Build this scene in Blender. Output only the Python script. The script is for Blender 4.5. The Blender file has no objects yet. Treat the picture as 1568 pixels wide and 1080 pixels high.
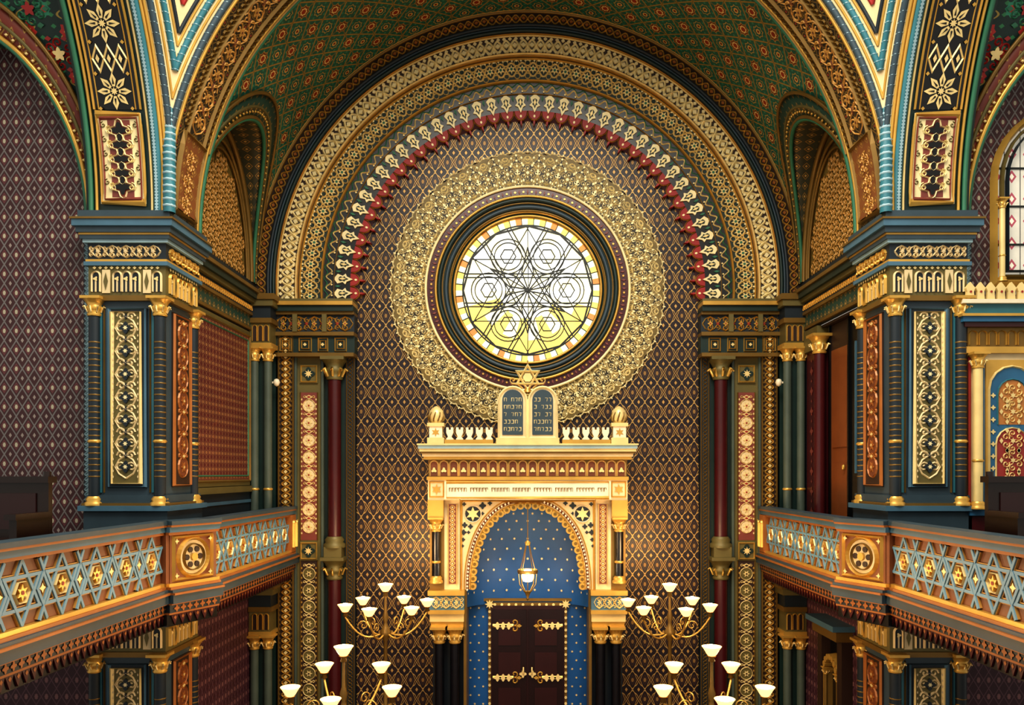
import bpy, math, random
from math import sin,cos,pi,sqrt,radians,atan2,acos,asin,floor
from mathutils import Vector, Matrix
random.seed(3)
ZC=10.03; YC=-10.7
# ------------------------------------------------------------ materials
def C(h):
    h=h.lstrip('#'); r=[int(h[i:i+2],16)/255 for i in (0,2,4)]
    return tuple([(c/12.92 if c<=.04045 else ((c+.055)/1.055)**2.4) for c in r])+(1,)
class E:
    nt=None
    def __init__(s,k): s.s=k
    def __add__(a,b): return mth('ADD',a,b)
    def __radd__(a,b): return mth('ADD',b,a)
    def __sub__(a,b): return mth('SUBTRACT',a,b)
    def __rsub__(a,b): return mth('SUBTRACT',b,a)
    def __mul__(a,b): return mth('MULTIPLY',a,b)
    def __rmul__(a,b): return mth('MULTIPLY',b,a)
    def __truediv__(a,b): return mth('DIVIDE',a,b)
def mth(op,a,b=None):
    n=E.nt.nodes.new('ShaderNodeMath'); n.operation=op
    for i,x in enumerate((a,b)):
        if x is None: continue
        if isinstance(x,E): E.nt.links.new(x.s,n.inputs[i])
        else: n.inputs[i].default_value=x
    return E(n.outputs[0])
def fr(a): return mth('FRACT',a)
def ab(a): return mth('ABSOLUTE',a)
def lt(a,b): return mth('LESS_THAN',a,b)
def gt(a,b): return mth('GREATER_THAN',a,b)
def mn(a,b): return mth('MINIMUM',a,b)
def mx(a,b): return mth('MAXIMUM',a,b)
def sn(a): return mth('SINE',a)
def rng(a,lo,hi): return gt(a,lo)*lt(a,hi)
def star8(x,y):
    ax,ay=ab(x),ab(y)
    return mn(mx(ax,ay),(ax+ay)*.7071)
MATS={}
def mat(name,col,rough=.5,metal=0.,pat=None,var=.18,emit=0,vs=3.0,trans=False):
    m=bpy.data.materials.new(name); m.use_nodes=True; nt=m.node_tree; E.nt=nt
    b=nt.nodes['Principled BSDF']; out=nt.nodes['Material Output']
    tc=nt.nodes.new('ShaderNodeTexCoord')
    nz=nt.nodes.new('ShaderNodeTexNoise'); nz.inputs['Scale'].default_value=vs; nz.inputs['Detail'].default_value=4
    nt.links.new(tc.outputs['Object'],nz.inputs['Vector'])
    cur=nt.nodes.new('ShaderNodeRGB'); cur.outputs[0].default_value=C(col); cs=cur.outputs[0]; ms=None
    if pat:
        sp=nt.nodes.new('ShaderNodeSeparateXYZ'); nt.links.new(tc.outputs['UV'],sp.inputs[0])
        for L in pat(E(sp.outputs[0]),E(sp.outputs[1])):
            k=L[0]
            mixn=nt.nodes.new('ShaderNodeMix'); mixn.data_type='RGBA'
            nt.links.new(k.s,mixn.inputs[0]); nt.links.new(cs,mixn.inputs[6]); mixn.inputs[7].default_value=C(L[1])
            cs=mixn.outputs[2]
            if len(L)>2: ms=k if ms is None else mx(ms,k)
    f=(E(nz.outputs[0])-.5)*(var*3)+1.0
    vm=nt.nodes.new('ShaderNodeVectorMath'); vm.operation='SCALE'
    nt.links.new(cs,vm.inputs[0]); nt.links.new(f.s,vm.inputs[3])
    if trans:
        t=nt.nodes.new('ShaderNodeBsdfTranslucent'); nt.links.new(vm.outputs[0],t.inputs[0])
        nt.links.new(t.outputs[0],out.inputs[0]); MATS[name]=m; return m
    nt.links.new(vm.outputs[0],b.inputs['Base Color'])
    b.inputs['Roughness'].default_value=rough
    if ms is not None: nt.links.new((ms*.4).s,b.inputs['Metallic'])
    else: b.inputs['Metallic'].default_value=metal
    if emit:
        nt.links.new(vm.outputs[0],b.inputs['Emission Color']); b.inputs['Emission Strength'].default_value=emit
    MATS[name]=m; return m

gold=mat('gold','#cfa450',.33,.5)
goldL=mat('gold_light','#ecd290',.38,.25)
goldP=mat('gold_pale','#f0e0aa',.45,.1)
goldD=mat('gold_dark','#7c602c',.42,.45)
gilt=mat('gilt_paint','#b98a44',.45,.15)
olive=mat('olive_gilt','#6b6138',.5,.3)
dgreen=mat('dark_green','#132a26',.45)
green=mat('leaf_green','#2d6b50',.5)
teal=mat('teal','#2f6c78',.45)
blue=mat('steel_blue','#46697c',.45)
blueM=mat('rail_blue','#6b93a6',.45)
blueL=mat('pale_blue','#93b0b8',.45)
slate=mat('slate_blue','#33454f',.45)
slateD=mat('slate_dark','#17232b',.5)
sage=mat('sage_grey','#4b564c',.4)
cream=mat('cream','#dcc697',.5)
white=mat('ivory','#ecdfc0',.45)
red=mat('crimson','#96201c',.5)
maroon=mat('maroon','#431014',.35)
orange=mat('ochre_orange','#a0632e',.45,.2)
black=mat('black_lacquer','#090909',.3)
brown=mat('brown','#2e1c13',.5)
rust=mat('rust_panel','#6e3c22',.5)
tan=mat('tan_ground','#7d4a2a',.5)
rose=mat('rose_ground','#7a3c32',.5)
wood=mat('walnut','#1d0d09',.3)
doorw=mat('door_rosewood','#1c0809',.28)
doorp=mat('door_panel_wood','#2b0d0e',.3)
woodL=mat('oak_brown','#7a4420',.4)
marble=mat('black_marble','#101116',.2,vs=9,var=.4)
sky_b=mat('niche_blue','#0a4c84',.5,vs=2)
flr=mat('floor_stone','#5a3a2a',.4)
def P_back(u,v):
    x=fr(u/.27)-.5; y=fr(v/.42)-.5
    d=ab(x)+ab(y); dd=ab(d-.5)
    x2=.5-ab(x); y2=.5-ab(y); d2=x2+y2
    bow=dd+ .05*sn(ab(x)*12.566)
    return [(rng(d,.23,.28),'#44291f'),(lt(bow,.072),'#c09a58',1),(lt(bow,.018),'#3a2620'),(lt(star8(x,y),.09),'#94703e',1),(lt(d2,.11),'#c09654',1)]
wpB=mat('wallpaper_gilt','#1a0b12',.42,pat=P_back,var=.3,vs=.7)
def P_side(u,v):
    x=fr(u/.19)-.5; y=fr(v/.30)-.5; d=ab(x)+ab(y)
    x2=.5-ab(x); y2=.5-ab(y)
    return [(rng(ab(d-.5),-1,.06),'#6c6866'),(rng(d,.2,.29),'#643034'),(lt(star8(x,y),.10),'#aca48c'),(lt(x2+y2,.13),'#8e827a')]
wpS=mat('wallpaper_grey','#3a191c',.55,pat=P_side,vs=.8)
def P_red(u,v):
    x=fr(u/.15)-.5; y=fr(v/.15)-.5; d=ab(x)+ab(y)
    return [(rng(ab(d-.5),-1,.06),'#80583a'),(lt(d,.22),'#b08450'),(lt(d,.1),'#5a1c1c')]
wpR=mat('wallpaper_red','#541c1e',.55,pat=P_red,vs=.8)
def P_low(u,v):
    x=fr(u/.16)-.5; y=fr(v/.26)-.5; d=ab(x)+ab(y)
    return [(rng(ab(d-.5),-1,.05),'#6a4650'),(lt(star8(x,y),.14),'#8a6060')]
wpL=mat('wallpaper_plum','#3e1c28',.55,pat=P_low,vs=.8)
def P_vault(u,v):
    p=.56
    x=fr(u/p)-.5; y=fr(v/p)-.5; m1=star8(x,y); x2=.5-ab(x); y2=.5-ab(y); m2=star8(x2,y2)
    dm=ab(ab(x)+ab(y)-.5)
    xe=mn(ab(x),ab(y))
    return [(lt(ab(fr(x*5+.5)-.5)+ab(fr(y*5+.5)-.5),.28),'#3a8268'),(lt(dm,.035),'#b08a40',1),(lt(xe,.02),'#8a7038',1),
            (lt(m1,.19),'#c7a052',1),(lt(m1,.165),'#7c3a24'),(lt(m1,.115),'#ecd08a'),(lt(m1,.075),'#a03820'),
            (lt(m2,.17),'#c0a050',1),(lt(m2,.14),'#1a6660'),(lt(m2,.08),'#e0b868'),(lt(m2,.04),'#7c2018')]
vault=mat('vault_green','#1c5f4f',.55,pat=P_vault,vs=.7,var=.25)
def P_floral(u,v):
    x=fr(u/.6)-.5; y=fr(v/.6)-.5; m1=star8(x,y); x2=.5-ab(x); y2=.5-ab(y); m2=star8(x2,y2)
    wv=ab(x+.18*sn(y*12.56))
    return [(lt(ab(fr(u/.2)-.5)+ab(fr(v/.15)-.5),.22),'#2f7a4c'),(lt(wv,.03),'#a08a48',1),(lt(m1,.16),'#b02a22'),(lt(m1,.08),'#d9a24e'),(lt(m2,.14),'#2f8466'),(lt(m2,.07),'#b33a2a')]
floral=mat('vault_floral','#0f2c28',.55,pat=P_floral,vs=.7)
def P_dgold(u,v):
    x=fr(u/.25)-.5; y=fr(v/.25)-.5; m1=star8(x,y); d=ab(x)+ab(y)
    return [(rng(ab(d-.5),-1,.05),'#7d6230',1),(rng(m1,.15,.2),'#9a7a3a',1),(lt(m1,.07),'#8a3320')]
dgold=mat('soffit_gilt','#1c1814',.5,pat=P_dgold)
def P_band(u,v):
    x=fr(u/.2)-.5; y=fr(v/.2)-.5; d=ab(x)+ab(y)
    return [(rng(d,.3,.4),'#9c7a3e',1),(lt(d,.14),'#c9a055',1)]
rband=mat('band_red','#6e2a1a',.5,pat=P_band)
gband=mat('band_green','#1f4036',.5,pat=P_band)
oband=mat('band_orange','#7a4824',.5,pat=P_band)
oliveb=mat('band_olive','#3a3a28',.5,pat=P_band)
filg=mat('filigree_ground','#6e5c2c',.5,.1,var=.3)
filD=mat('filigree_dark','#2c2514',.5,.1,var=.3)
lampglow=mat('opal_glass','#ffc882',.3,emit=1.7,var=0)
lampglow2=mat('lamp_glow','#fff0d0',.3,emit=22,var=0)
glassW=mat('glass_white','#f6f4e4',trans=True,var=.12,vs=6)
glassC=mat('glass_cream','#f3e6b4',trans=True,var=.12,vs=6)
glassY=mat('glass_yellow','#ecc964',trans=True,var=.15,vs=6)
glassG=mat('glass_green','#bcd4b4',trans=True,var=.15,vs=6)
glassB=mat('glass_blue','#bcd6dc',trans=True,var=.15,vs=6)
glassR=mat('glass_rust','#c07a48',trans=True,var=.1)
lead=mat('lead','#101814',.5)
def P_gl(u,v):
    d=ab(fr(u/.25)-.5)+ab(fr(v/.35)-.5)
    return [(lt(d,.3),'#a34a58'),(lt(d,.15),'#e8e0c8'),(lt(fr(u/.25),.06),'#444444')]
glassGlow=mat('self_lit_glass','#c9c4b4',.3,emit=.4,pat=P_gl)  # emission stands in for daylight coming through these panes

# ------------------------------------------------------------ mesh builder
class MB:
    def __init__(s): s.v=[];s.f=[];s.mi=[];s.uv=[];s.sm=[];s.mats=[];s.ix={}
    def m(s,mt):
        if mt.name not in s.ix: s.ix[mt.name]=len(s.mats); s.mats.append(mt)
        return s.ix[mt.name]
    def face(s,pts,mt,uv=None,sm=False):
        b=len(s.v); s.v.extend(pts); n=len(pts); s.f.append(tuple(range(b,b+n))); s.mi.append(s.m(mt)); s.sm.append(sm)
        if uv is None:
            p0,p1,p2=pts[0],pts[1],pts[2]
            a=(p1[0]-p0[0],p1[1]-p0[1],p1[2]-p0[2]); c=(p2[0]-p0[0],p2[1]-p0[1],p2[2]-p0[2])
            nx=abs(a[1]*c[2]-a[2]*c[1]); ny=abs(a[2]*c[0]-a[0]*c[2]); nz=abs(a[0]*c[1]-a[1]*c[0])
            if nx>=ny and nx>=nz: uv=[(p[1],p[2]) for p in pts]
            elif ny>=nz: uv=[(p[0],p[2]) for p in pts]
            else: uv=[(p[0],p[1]) for p in pts]
        for q in uv: s.uv.append(q[0]); s.uv.append(q[1])
    def mbox(s,M,u0,u1,v0,v1,h0,h1,mt):
        c=[M(u,v,h) for h in (h0,h1) for v in (v0,v1) for u in (u0,u1)]
        for q in ((0,1,3,2),(4,5,7,6),(0,1,5,4),(2,3,7,6),(0,2,6,4),(1,3,7,5)): s.face([c[i] for i in q],mt)
    def box(s,x0,x1,y0,y1,z0,z1,mt): s.mbox(lambda u,v,h:(u,h,v),x0,x1,z0,z1,y0,y1,mt)
    def poly(s,M,pts,h,mt,h0=None):
        s.face([M(p[0],p[1],h) for p in pts],mt)
        if h0 is not None:
            n=len(pts)
            for i in range(n):
                a=pts[i];b=pts[(i+1)%n]
                s.face([M(a[0],a[1],h0),M(b[0],b[1],h0),M(b[0],b[1],h),M(a[0],a[1],h)],mt)
    def stroke(s,M,path,w,h,mt,closed=False,h0=0.,flat=False):
        n=len(path); L=[];R=[]
        for i in range(n):
            if closed: a=path[i-1];b=path[(i+1)%n]
            else: a=path[max(i-1,0)];b=path[min(i+1,n-1)]
            p=path[i]
            dx,dy=b[0]-a[0],b[1]-a[1]; l=sqrt(dx*dx+dy*dy) or 1
            nx,ny=-dy/l,dx/l
            k=1.
            if (closed or 0<i<n-1):
                ex,ey=b[0]-p[0],b[1]-p[1]; el=sqrt(ex*ex+ey*ey) or 1
                c=abs((ex*dx+ey*dy)/(el*l)); k=1/max(c,.4)
            L.append((p[0]+nx*w/2*k,p[1]+ny*w/2*k)); R.append((p[0]-nx*w/2*k,p[1]-ny*w/2*k))
        rg=range(n if closed else n-1)
        for i in rg:
            j=(i+1)%n
            if flat:
                lt_,lu,ru,rt_=M(*L[i],h),M(*L[j],h),M(*R[j],h),M(*R[i],h)
                s.face([lt_,lu,ru,rt_],mt)
                s.face([M(*L[i],h0),M(*L[j],h0),lu,lt_],mt); s.face([M(*R[i],h0),M(*R[j],h0),ru,rt_],mt)
            else:
                ci,cj=M(*path[i],h),M(*path[j],h)
                s.face([M(*L[i],h0),M(*L[j],h0),cj,ci],mt); s.face([ci,cj,M(*R[j],h0),M(*R[i],h0)],mt)
    def lathe(s,prof,cx,cy,mt,n=16,sc=1):
        P=[[(cx+r*cos(2*pi*i/n),cy+r*sin(2*pi*i/n),z) for i in range(n)] for r,z in prof]
        for k in range(len(P)-1):
            for i in range(n):
                j=(i+1)%n
                s.face([P[k][i],P[k][j],P[k+1][j],P[k+1][i]],mt,sm=True)
    def tube(s,path,r,mt,n=8,closed=False):
        path=[Vector(p) for p in path]; N=len(path); rings=[]; prev=None
        for i in range(N):
            if closed: t=path[(i+1)%N]-path[i-1]
            else: t=path[min(i+1,N-1)]-path[max(i-1,0)]
            t.normalize()
            if prev is None:
                a=Vector((0,0,1)) if abs(t.z)<.9 else Vector((1,0,0)); u=t.cross(a).normalized()
            else: u=(prev-t*prev.dot(t)).normalized()
            prev=u; w=t.cross(u)
            rings.append([tuple(path[i]+(u*cos(2*pi*k/n)+w*sin(2*pi*k/n))*r) for k in range(n)])
        for i in range(N if closed else N-1):
            A=rings[i];B=rings[(i+1)%N]
            for k in range(n): s.face([A[k],A[(k+1)%n],B[(k+1)%n],B[k]],mt,sm=True)
    def grid(s,fn,us,vs,mt,uvf=None,skip=None,sm=True):
        for i in range(len(us)-1):
            for j in range(len(vs)-1):
                q=[(us[i],vs[j]),(us[i+1],vs[j]),(us[i+1],vs[j+1]),(us[i],vs[j+1])]
                if skip and skip((us[i]+us[i+1])/2,(vs[j]+vs[j+1])/2): continue
                s.face([fn(*a) for a in q],mt,[uvf(*a) for a in q] if uvf else None,sm)
    def build(s,name,parent=None):
        me=bpy.data.meshes.new(name); me.from_pydata(s.v,[],s.f)
        for m_ in s.mats: me.materials.append(m_)
        me.polygons.foreach_set('material_index',s.mi); me.polygons.foreach_set('use_smooth',s.sm)
        uvl=me.uv_layers.new(name='UVMap'); uvl.data.foreach_set('uv',s.uv)
        me.update()
        if any(s.sm):
            import bmesh
            bm=bmesh.new(); bm.from_mesh(me); bmesh.ops.remove_doubles(bm,verts=bm.verts,dist=1e-5); bmesh.ops.recalc_face_normals(bm,faces=bm.faces); bm.to_mesh(me); bm.free()
        o=bpy.data.objects.new(name,me); bpy.context.collection.objects.link(o)
        if parent: o.parent=parent
        return o
def empty(name,loc=(0,0,0)):
    o=bpy.data.objects.new(name,None); bpy.context.collection.objects.link(o); return o
def lsp(a,b,n): return [a+(b-a)*i/n for i in range(n+1)]
def swap(M): return lambda u,v,h:M(v,u,h)
# ---- 2D motifs
def circ(x,y,r,n=12,a0=0.): return [(x+r*cos(a0+2*pi*i/n),y+r*sin(a0+2*pi*i/n)) for i in range(n)]
def star(x,y,R,r,n=6,a0=pi/2): return [(x+(R if i%2==0 else r)*cos(a0+pi*i/n),y+(R if i%2==0 else r)*sin(a0+pi*i/n)) for i in range(2*n)]
def lobe(x,y,R,k,n=6,a0=0.,N=36): return [(x+R*(1+k*cos(n*t+a0))*cos(t),y+R*(1+k*cos(n*t+a0))*sin(t)) for t in [2*pi*i/N for i in range(N)]]
def oval(x,y,a,b,n=14): return [(x+a*cos(2*pi*i/n),y+b*sin(2*pi*i/n)) for i in range(n)]
def dia(x,y,a,b): return [(x+a,y),(x,y+b),(x-a,y),(x,y-b)]
def spiral(x,y,R,a0,turns,hand=1,n=14): return [(x+R*(1-.85*i/n)*cos(a0+hand*2*pi*turns*i/n),y+R*(1-.85*i/n)*sin(a0+hand*2*pi*turns*i/n)) for i in range(n+1)]
def archp(x,y,w,h,n=8,point=0): 
    r=w/2; return [(x-r,y)]+[(x-r*cos(pi*i/n),y+h-r+r*sin(pi*i/n)*(1+point)) for i in range(n+1)]+[(x+r,y)]
# ---- band ornaments (along u)
def guill(mb,M,u0,u1,vc,amp,per,w,h,mt,dot=None,h0=0.,seg=10):
    n=max(1,round((u1-u0)/per)); per=(u1-u0)/n
    for sgn in (1,-1):
        mb.stroke(M,[(u0+per*n*i/(n*seg),vc+sgn*amp*sin(2*pi*i/seg)) for i in range(n*seg+1)],w,h,mt,h0=h0)
    if dot:
        for k in range(2*n):
            mb.poly(M,dia(u0+per*(k+.5)/2,vc,amp*.45,amp*.45),h,dot,h0)
def row(mb,M,u0,u1,step,fn):
    n=max(1,round((u1-u0)/step)); s=(u1-u0)/n
    for k in range(n): fn(u0+s*(k+.5),s)
def lines(mb,M,u0,u1,vs,w,h,mt,h0=0.):
    n=max(1,int((u1-u0)/.25))
    for v in vs: mb.stroke(M,[(u,v) for u in lsp(u0,u1,n)],w,h,mt,h0=h0)
def medal(mb,M,u0,u1,vc,wd,step,ma,mb_,mc,h=.02,h0=0.):
    def f(u,s):
        mb.poly(M,lobe(u,vc,wd*.42,.12,8,0,24),h*.5,ma,h0)
        mb.stroke(M,oval(u,vc,wd*.46,wd*.46),wd*.07,h,mb_,True,h0)
        mb.poly(M,star(u,vc,wd*.26,wd*.12,6),h,mb_,h0)
        mb.poly(M,circ(u,vc,wd*.07,8),h*1.2,mc)
        e=s/2
        mb.poly(M,dia(u+e,vc,wd*.16,wd*.3),h*.8,mb_,h0); mb.poly(M,dia(u+e,vc,wd*.08,wd*.16),h,mc)
        for g in (-1,1):
            mb.stroke(M,spiral(u+e,vc+g*wd*.34,wd*.13,-g*pi/2,1.1,g,8),wd*.05,h,mb_,h0=h0)
    row(mb,M,u0,u1,step,f)
def scroll(mb,M,u0,u1,vc,wd,step,mt,mc,h=.02,w=None):
    w=w or wd*.07
    def f(u,s):
        for g in (-1,1):
            mb.stroke(M,spiral(u,vc+g*wd*.24,wd*.22,-g*pi/2,1.4,g,12),w,h,mt)
            mb.stroke(M,spiral(u+s*.5,vc+g*wd*.2,wd*.2,g*pi/2,1.2,-g,10),w,h,mt)
            mb.stroke(M,[(u-s*.5,vc),(u-s*.3,vc+g*wd*.3),(u,vc+g*wd*.46),(u+s*.3,vc+g*wd*.3),(u+s*.5,vc)],w,h,mt)
        mb.poly(M,lobe(u,vc,wd*.13,.35,4,0,16),h,mt,0); mb.poly(M,circ(u,vc,wd*.05,6),h*1.2,mc)
        mb.poly(M,star(u+s*.5,vc,wd*.14,wd*.05,4),h*.9,mc,0)
    row(mb,M,u0,u1,step,f)
def arab(mb,M,x,y,R,mt,w=.02,h=.02,a0=0.):
    for k in range(6):
        a=a0+k*pi/3
        cx,cy=x+R*.58*cos(a),y+R*.58*sin(a)
        mb.stroke(M,spiral(cx,cy,R*.3,a+pi,1.3,1 if k%2 else -1,12),w,h,mt)
        mb.poly(M,dia(x+R*.9*cos(a+pi/6),y+R*.9*sin(a+pi/6),w*1.2,w*1.8),h,mt)
    mb.poly(M,star(x,y,R*.26,R*.12,6,a0),h,mt)
def column(mb,x,y,z0,z1,r,ms,mg,n=14,mid=True):
    mb.lathe([(1.7*r,z0),(1.7*r,z0+.5*r),(1.35*r,z0+.8*r),(1.5*r,z0+1.2*r),(1.1*r,z0+1.7*r)],x,y,mg,n)
    ch=3.2*r
    mb.lathe([(r,z0+1.7*r),(r,z1-ch)],x,y,ms,n)
    mb.lathe([(1.15*r,z1-ch-.3*r),(1.3*r,z1-ch),(1.1*r,z1-ch+.3*r),(1.25*r,z1-ch+.8*r),(1.55*r,z1-ch+1.3*r),(1.2*r,z1-ch+1.6*r),(1.5*r,z1-ch+2.2*r),(1.95*r,z1-.5*r)],x,y,mg,n)
    for k in range(8):
        a=k*pi/4
        mb.tube([(x+r*1.2*cos(a),y+r*1.2*sin(a),z1-ch+.4*r),(x+1.7*r*cos(a),y+1.7*r*sin(a),z1-ch+1.5*r),(x+1.95*r*cos(a),y+1.95*r*sin(a),z1-ch+1.2*r)],.16*r,goldL if mg is gold else gold,4)
    e=1.8*r
    mb.box(x-e,x+e,y-e,y+e,z1-.5*r,z1,mg)
    if mid:
        zs=z0+(z1-z0)*.3
        mb.lathe([(r,zs),(1.25*r,zs+.3*r),(r,zs+.6*r)],x,y,mg,n)

# ------------------------------------------------------------ back wall
ZR=10.03
def AM(Y0=0.,zc=ZR,R0=5.0): return lambda u,v,h:(v*sin(u/R0),Y0-h,zc+v*cos(u/R0))
mb=MB()
rect=(-5.9,5.9,0.,16.3)
def rayrect(a,cz,rc):
    dx,dz=cos(a),sin(a); t=1e9
    if dx>1e-9:t=min(t,rc[1]/dx)
    if dx<-1e-9:t=min(t,rc[0]/dx)
    if dz>1e-9:t=min(t,(rc[3]-cz)/dz)
    if dz<-1e-9:t=min(t,(rc[2]-cz)/dz)
    return (dx*t,cz+dz*t)
angs=sorted([2*pi*i/96 for i in range(96)]+[atan2(z-ZR,x)%(2*pi) for x in rect[:2] for z in rect[2:]])
for i in range(len(angs)):
    a,b=angs[i],angs[(i+1)%len(angs)]
    rh=1.95
    p=[(rh*cos(a),ZR+rh*sin(a)),(rh*cos(b),ZR+rh*sin(b)),rayrect(b,ZR,rect),rayrect(a,ZR,rect)]
    mb.face([(q[0],0,q[1]) for q in p],wpB)
mb.build('wall_back')

# arch bands on the back wall
mb=MB(); A=radians(94)
M=AM()
def ann(mb,r0,r1,h0,h1,mt,a0=-A,a1=A,n=128,Y0=0.,uvR=None):
    f=lambda a,t:((r0+(r1-r0)*t)*sin(a),Y0-(h0+(h1-h0)*t),ZR+(r0+(r1-r0)*t)*cos(a))
    mb.grid(f,lsp(a0,a1,n),[0,1],mt,lambda a,t:(a*(r0+r1)/2,r0+(r1-r0)*t))
def atube(mb,r,h,rad,mt,a0=-A,a1=A,n=120,Y0=0.,cl=False):
    if cl: mb.tube([(r*sin(2*pi*i/n),Y0-h,ZR+r*cos(2*pi*i/n)) for i in range(n)],rad,mt,8,True)
    else: mb.tube([(r*sin(a),Y0-h,ZR+r*cos(a)) for a in lsp(a0,a1,n)],rad,mt,8)
UL=A*5.0
ann(mb,5.38,5.9,.42,.42,brown)
M4=lambda u,v,h:M(u,v,.42+h)
for r,rd,mt in ((5.84,.04,goldD),(5.55,.04,slateD),(5.49,.022,slate),(5.43,.035,dgreen)): atube(mb,r,.43,rd,mt)
guill(mb,M4,-UL,UL,5.69,.08,.3,.03,.03,gold,orange)
ann(mb,4.95,5.38,.3,.36,brown); ann(mb,5.38,5.381,.36,.42,gold)
M3=lambda u,v,h:M(u,v,.33+h)
guill(mb,M3,-UL,UL,5.16,.12,.36,.06,.05,goldP,goldP)
lines(mb,M3,-UL,UL,[4.98,5.36],.06,.06,goldL)
row(mb,M3,-UL,UL,.12,lambda u,s:(mb.poly(M3,lobe(u,5.30,.035,.1,4,0,8),.04,goldP,0),mb.poly(M3,lobe(u,5.04,.03,.1,4,0,8),.04,goldP,0)))
ann(mb,4.43,4.95,.22,.24,dgreen); ann(mb,4.95,4.951,.22,.36,gold)
M2=lambda u,v,h:M(u,v,.235+h)
guill(mb,M2,-UL,UL,4.70,.15,.5,.04,.035,goldL,None)
row(mb,M2,-UL,UL,.25,lambda u,s:(mb.poly(M2,star(u,4.7,.1,.045,6),.03,goldL,0),mb.poly(M2,circ(u,4.7,.03,8),.035,green)))
row(mb,M2,-UL,UL,.25,lambda u,s:[mb.stroke(M2,circ(u+s/2,4.7+g*.14,.06,10),.024,.03,goldL,True) for g in(-1,1)])
lines(mb,M2,-UL,UL,[4.46,4.92],.05,.05,gold)
row(mb,M2,-UL,UL,.1,lambda u,s:mb.poly(M2,dia(u,4.88,.025,.025),.02,goldP))
ann(mb,4.2,4.43,.18,.2,black); ann(mb,4.43,4.431,.18,.26,gold)
M1=lambda u,v,h:M(u,v,.19+h)
n=60
mb.stroke(M1,[(-UL+2*UL*i/(n*8),4.31+.06*sin(2*pi*i/8)) for i in range(n*8+1)],.035,.03,goldL)
mb.stroke(M1,[(-UL+2*UL*i/(n*8),4.38+.035*sin(2*pi*i/8+1)) for i in range(n*8+1)],.03,.03,green)
row(mb,M1,-UL,UL,2*UL/n,lambda u,s:mb.poly(M1,circ(u,4.24,.022,6),.02,goldL))
ann(mb,3.86,4.2,.12,.14,black); ann(mb,4.2,4.201,.12,.2,gold)
ann(mb,3.68,3.87,.0,.12,maroon)
M0=lambda u,v,h:M(u,v,.13+h)
NL=42
def leafcell(u,s):
    w=s*.36
    sh=[(u-w*.25,4.19),(u-w*.9,4.13),(u-w*.6,4.02),(u-w*1.05,3.96),(u-w*.5,3.93),(u,3.80),(u+w*.5,3.93),(u+w*1.05,3.96),(u+w*.6,4.02),(u+w*.9,4.13),(u+w*.25,4.19)]
    mb.poly(M0,sh,.03,goldP,0)
    mb.poly(M0,[(u+(p[0]-u)*.5,4.0+(p[1]-4.0)*.55) for p in sh],.04,dgreen)
    mb.poly(M0,dia(u,4.02,.035,.08),.05,goldL)
    q=u+s*.5
    mb.poly(M0,[(q,4.19),(q-w*.22,4.12),(q,4.05),(q+w*.22,4.12)],.025,green,0)
row(mb,M0,-UL,UL,2*UL/NL,leafcell)
def redcell(u,s):
    mb.poly(M0,[(u-s*.5,3.9)]+[(u-s*.44*cos(pi*i/8),3.84-.17*sin(pi*i/8)) for i in range(9)]+[(u+s*.5,3.9)],-.01,red,-.13)
    mb.stroke(M0,[(u-s*.5*cos(pi*i/8),3.84-.18*sin(pi*i/8)) for i in range(9)],.022,.01,gold,h0=-.02)
    mb.poly(M0,dia(u,3.62,.03,.08),-.02,red,-.13)
    mb.poly(M0,circ(u,3.74,.03,8),.0,goldP,-.02)
row(mb,M0,-UL,UL,2*UL/NL,redcell)
mb.build('trim_arch')

# ---- rose window
win=empty('window_1')
mb=MB()
Yg=.12
GM=lambda u,v,h:(u,Yg-h,ZR+v)
def sector(r0,r1,a0,a1,mt,n=6,h=0):
    f=lambda a,r:(r*cos(a),Yg-h,ZR+r*sin(a)); mb.grid(f,lsp(a0,a1,n),[r0,r1],mt,sm=False)
for k in range(24):
    a0=2*pi*k/24; a1=2*pi*(k+1)/24; am=(a0+a1)/2
    low=sin(am)<-.3; up=sin(am)>.5  # low: yellow view of the wall outside is put into the pane colour
    sector(0.01,.62,a0,a1,glassW if k%2 else glassC)
    sector(.62,1.1,a0,a1,glassY if (low and k%2) else (glassC if low or k%3==0 else glassW))
    sector(1.1,1.42,a0,a1,glassY if low else (glassC if (not up and k%2) else (glassW if k%2 else glassC)))
for k in range(72):
    a0=2*pi*k/72; a1=2*pi*(k+1)/72
    sector(1.42,1.6,a0,a1,[glassC,glassR,glassC,glassY,glassG,glassY][k%6],2)
mb.build('glass',win)
mb=MB()
lc=[0]
def ld(path,w=.022,closed=False):
    lc[0]+=1; mb.stroke(GM,path,w*1.35,.03+.0006*(lc[0]%40),lead,closed,h0=0,flat=True)
for k in range(6):
    a=k*pi/3
    c=(.86*cos(a),.86*sin(a))
    for r in (.38,.30): ld(circ(c[0],c[1],r,28),.016,True)
    ld(circ(c[0],c[1],.17,6,a),.016,True)
    for dr in (.28,.36,.68): 
        b=a+pi/6
        L=sqrt(1.42**2-dr*dr)*.995
        ld([(dr*cos(b)-L*sin(b),dr*sin(b)+L*cos(b)),(dr*cos(b)+L*sin(b),dr*sin(b)-L*cos(b))],.019 if dr<.5 else .014)
    ld([(0.02,0),(1.42*cos(a+pi/6),1.42*sin(a+pi/6))],.014)
    for g in(-1,1): ld([(.02*cos(a),.02*sin(a)),(.42*cos(a+pi/6+g*.32),.42*sin(a+pi/6+g*.32)),(.95*cos(a+pi/6),.95*sin(a+pi/6))],.02)
for k in range(36):
    a=k*pi/18+pi/36
    ld([(1.43*cos(a),1.43*sin(a)),(1.6*cos(a),1.6*sin(a))],.012)
ld([(1.42*cos(t*pi/6),1.42*sin(t*pi/6)) for t in range(12)],.03,True)
ld(circ(0,0,1.43,64),.022,True)
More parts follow.
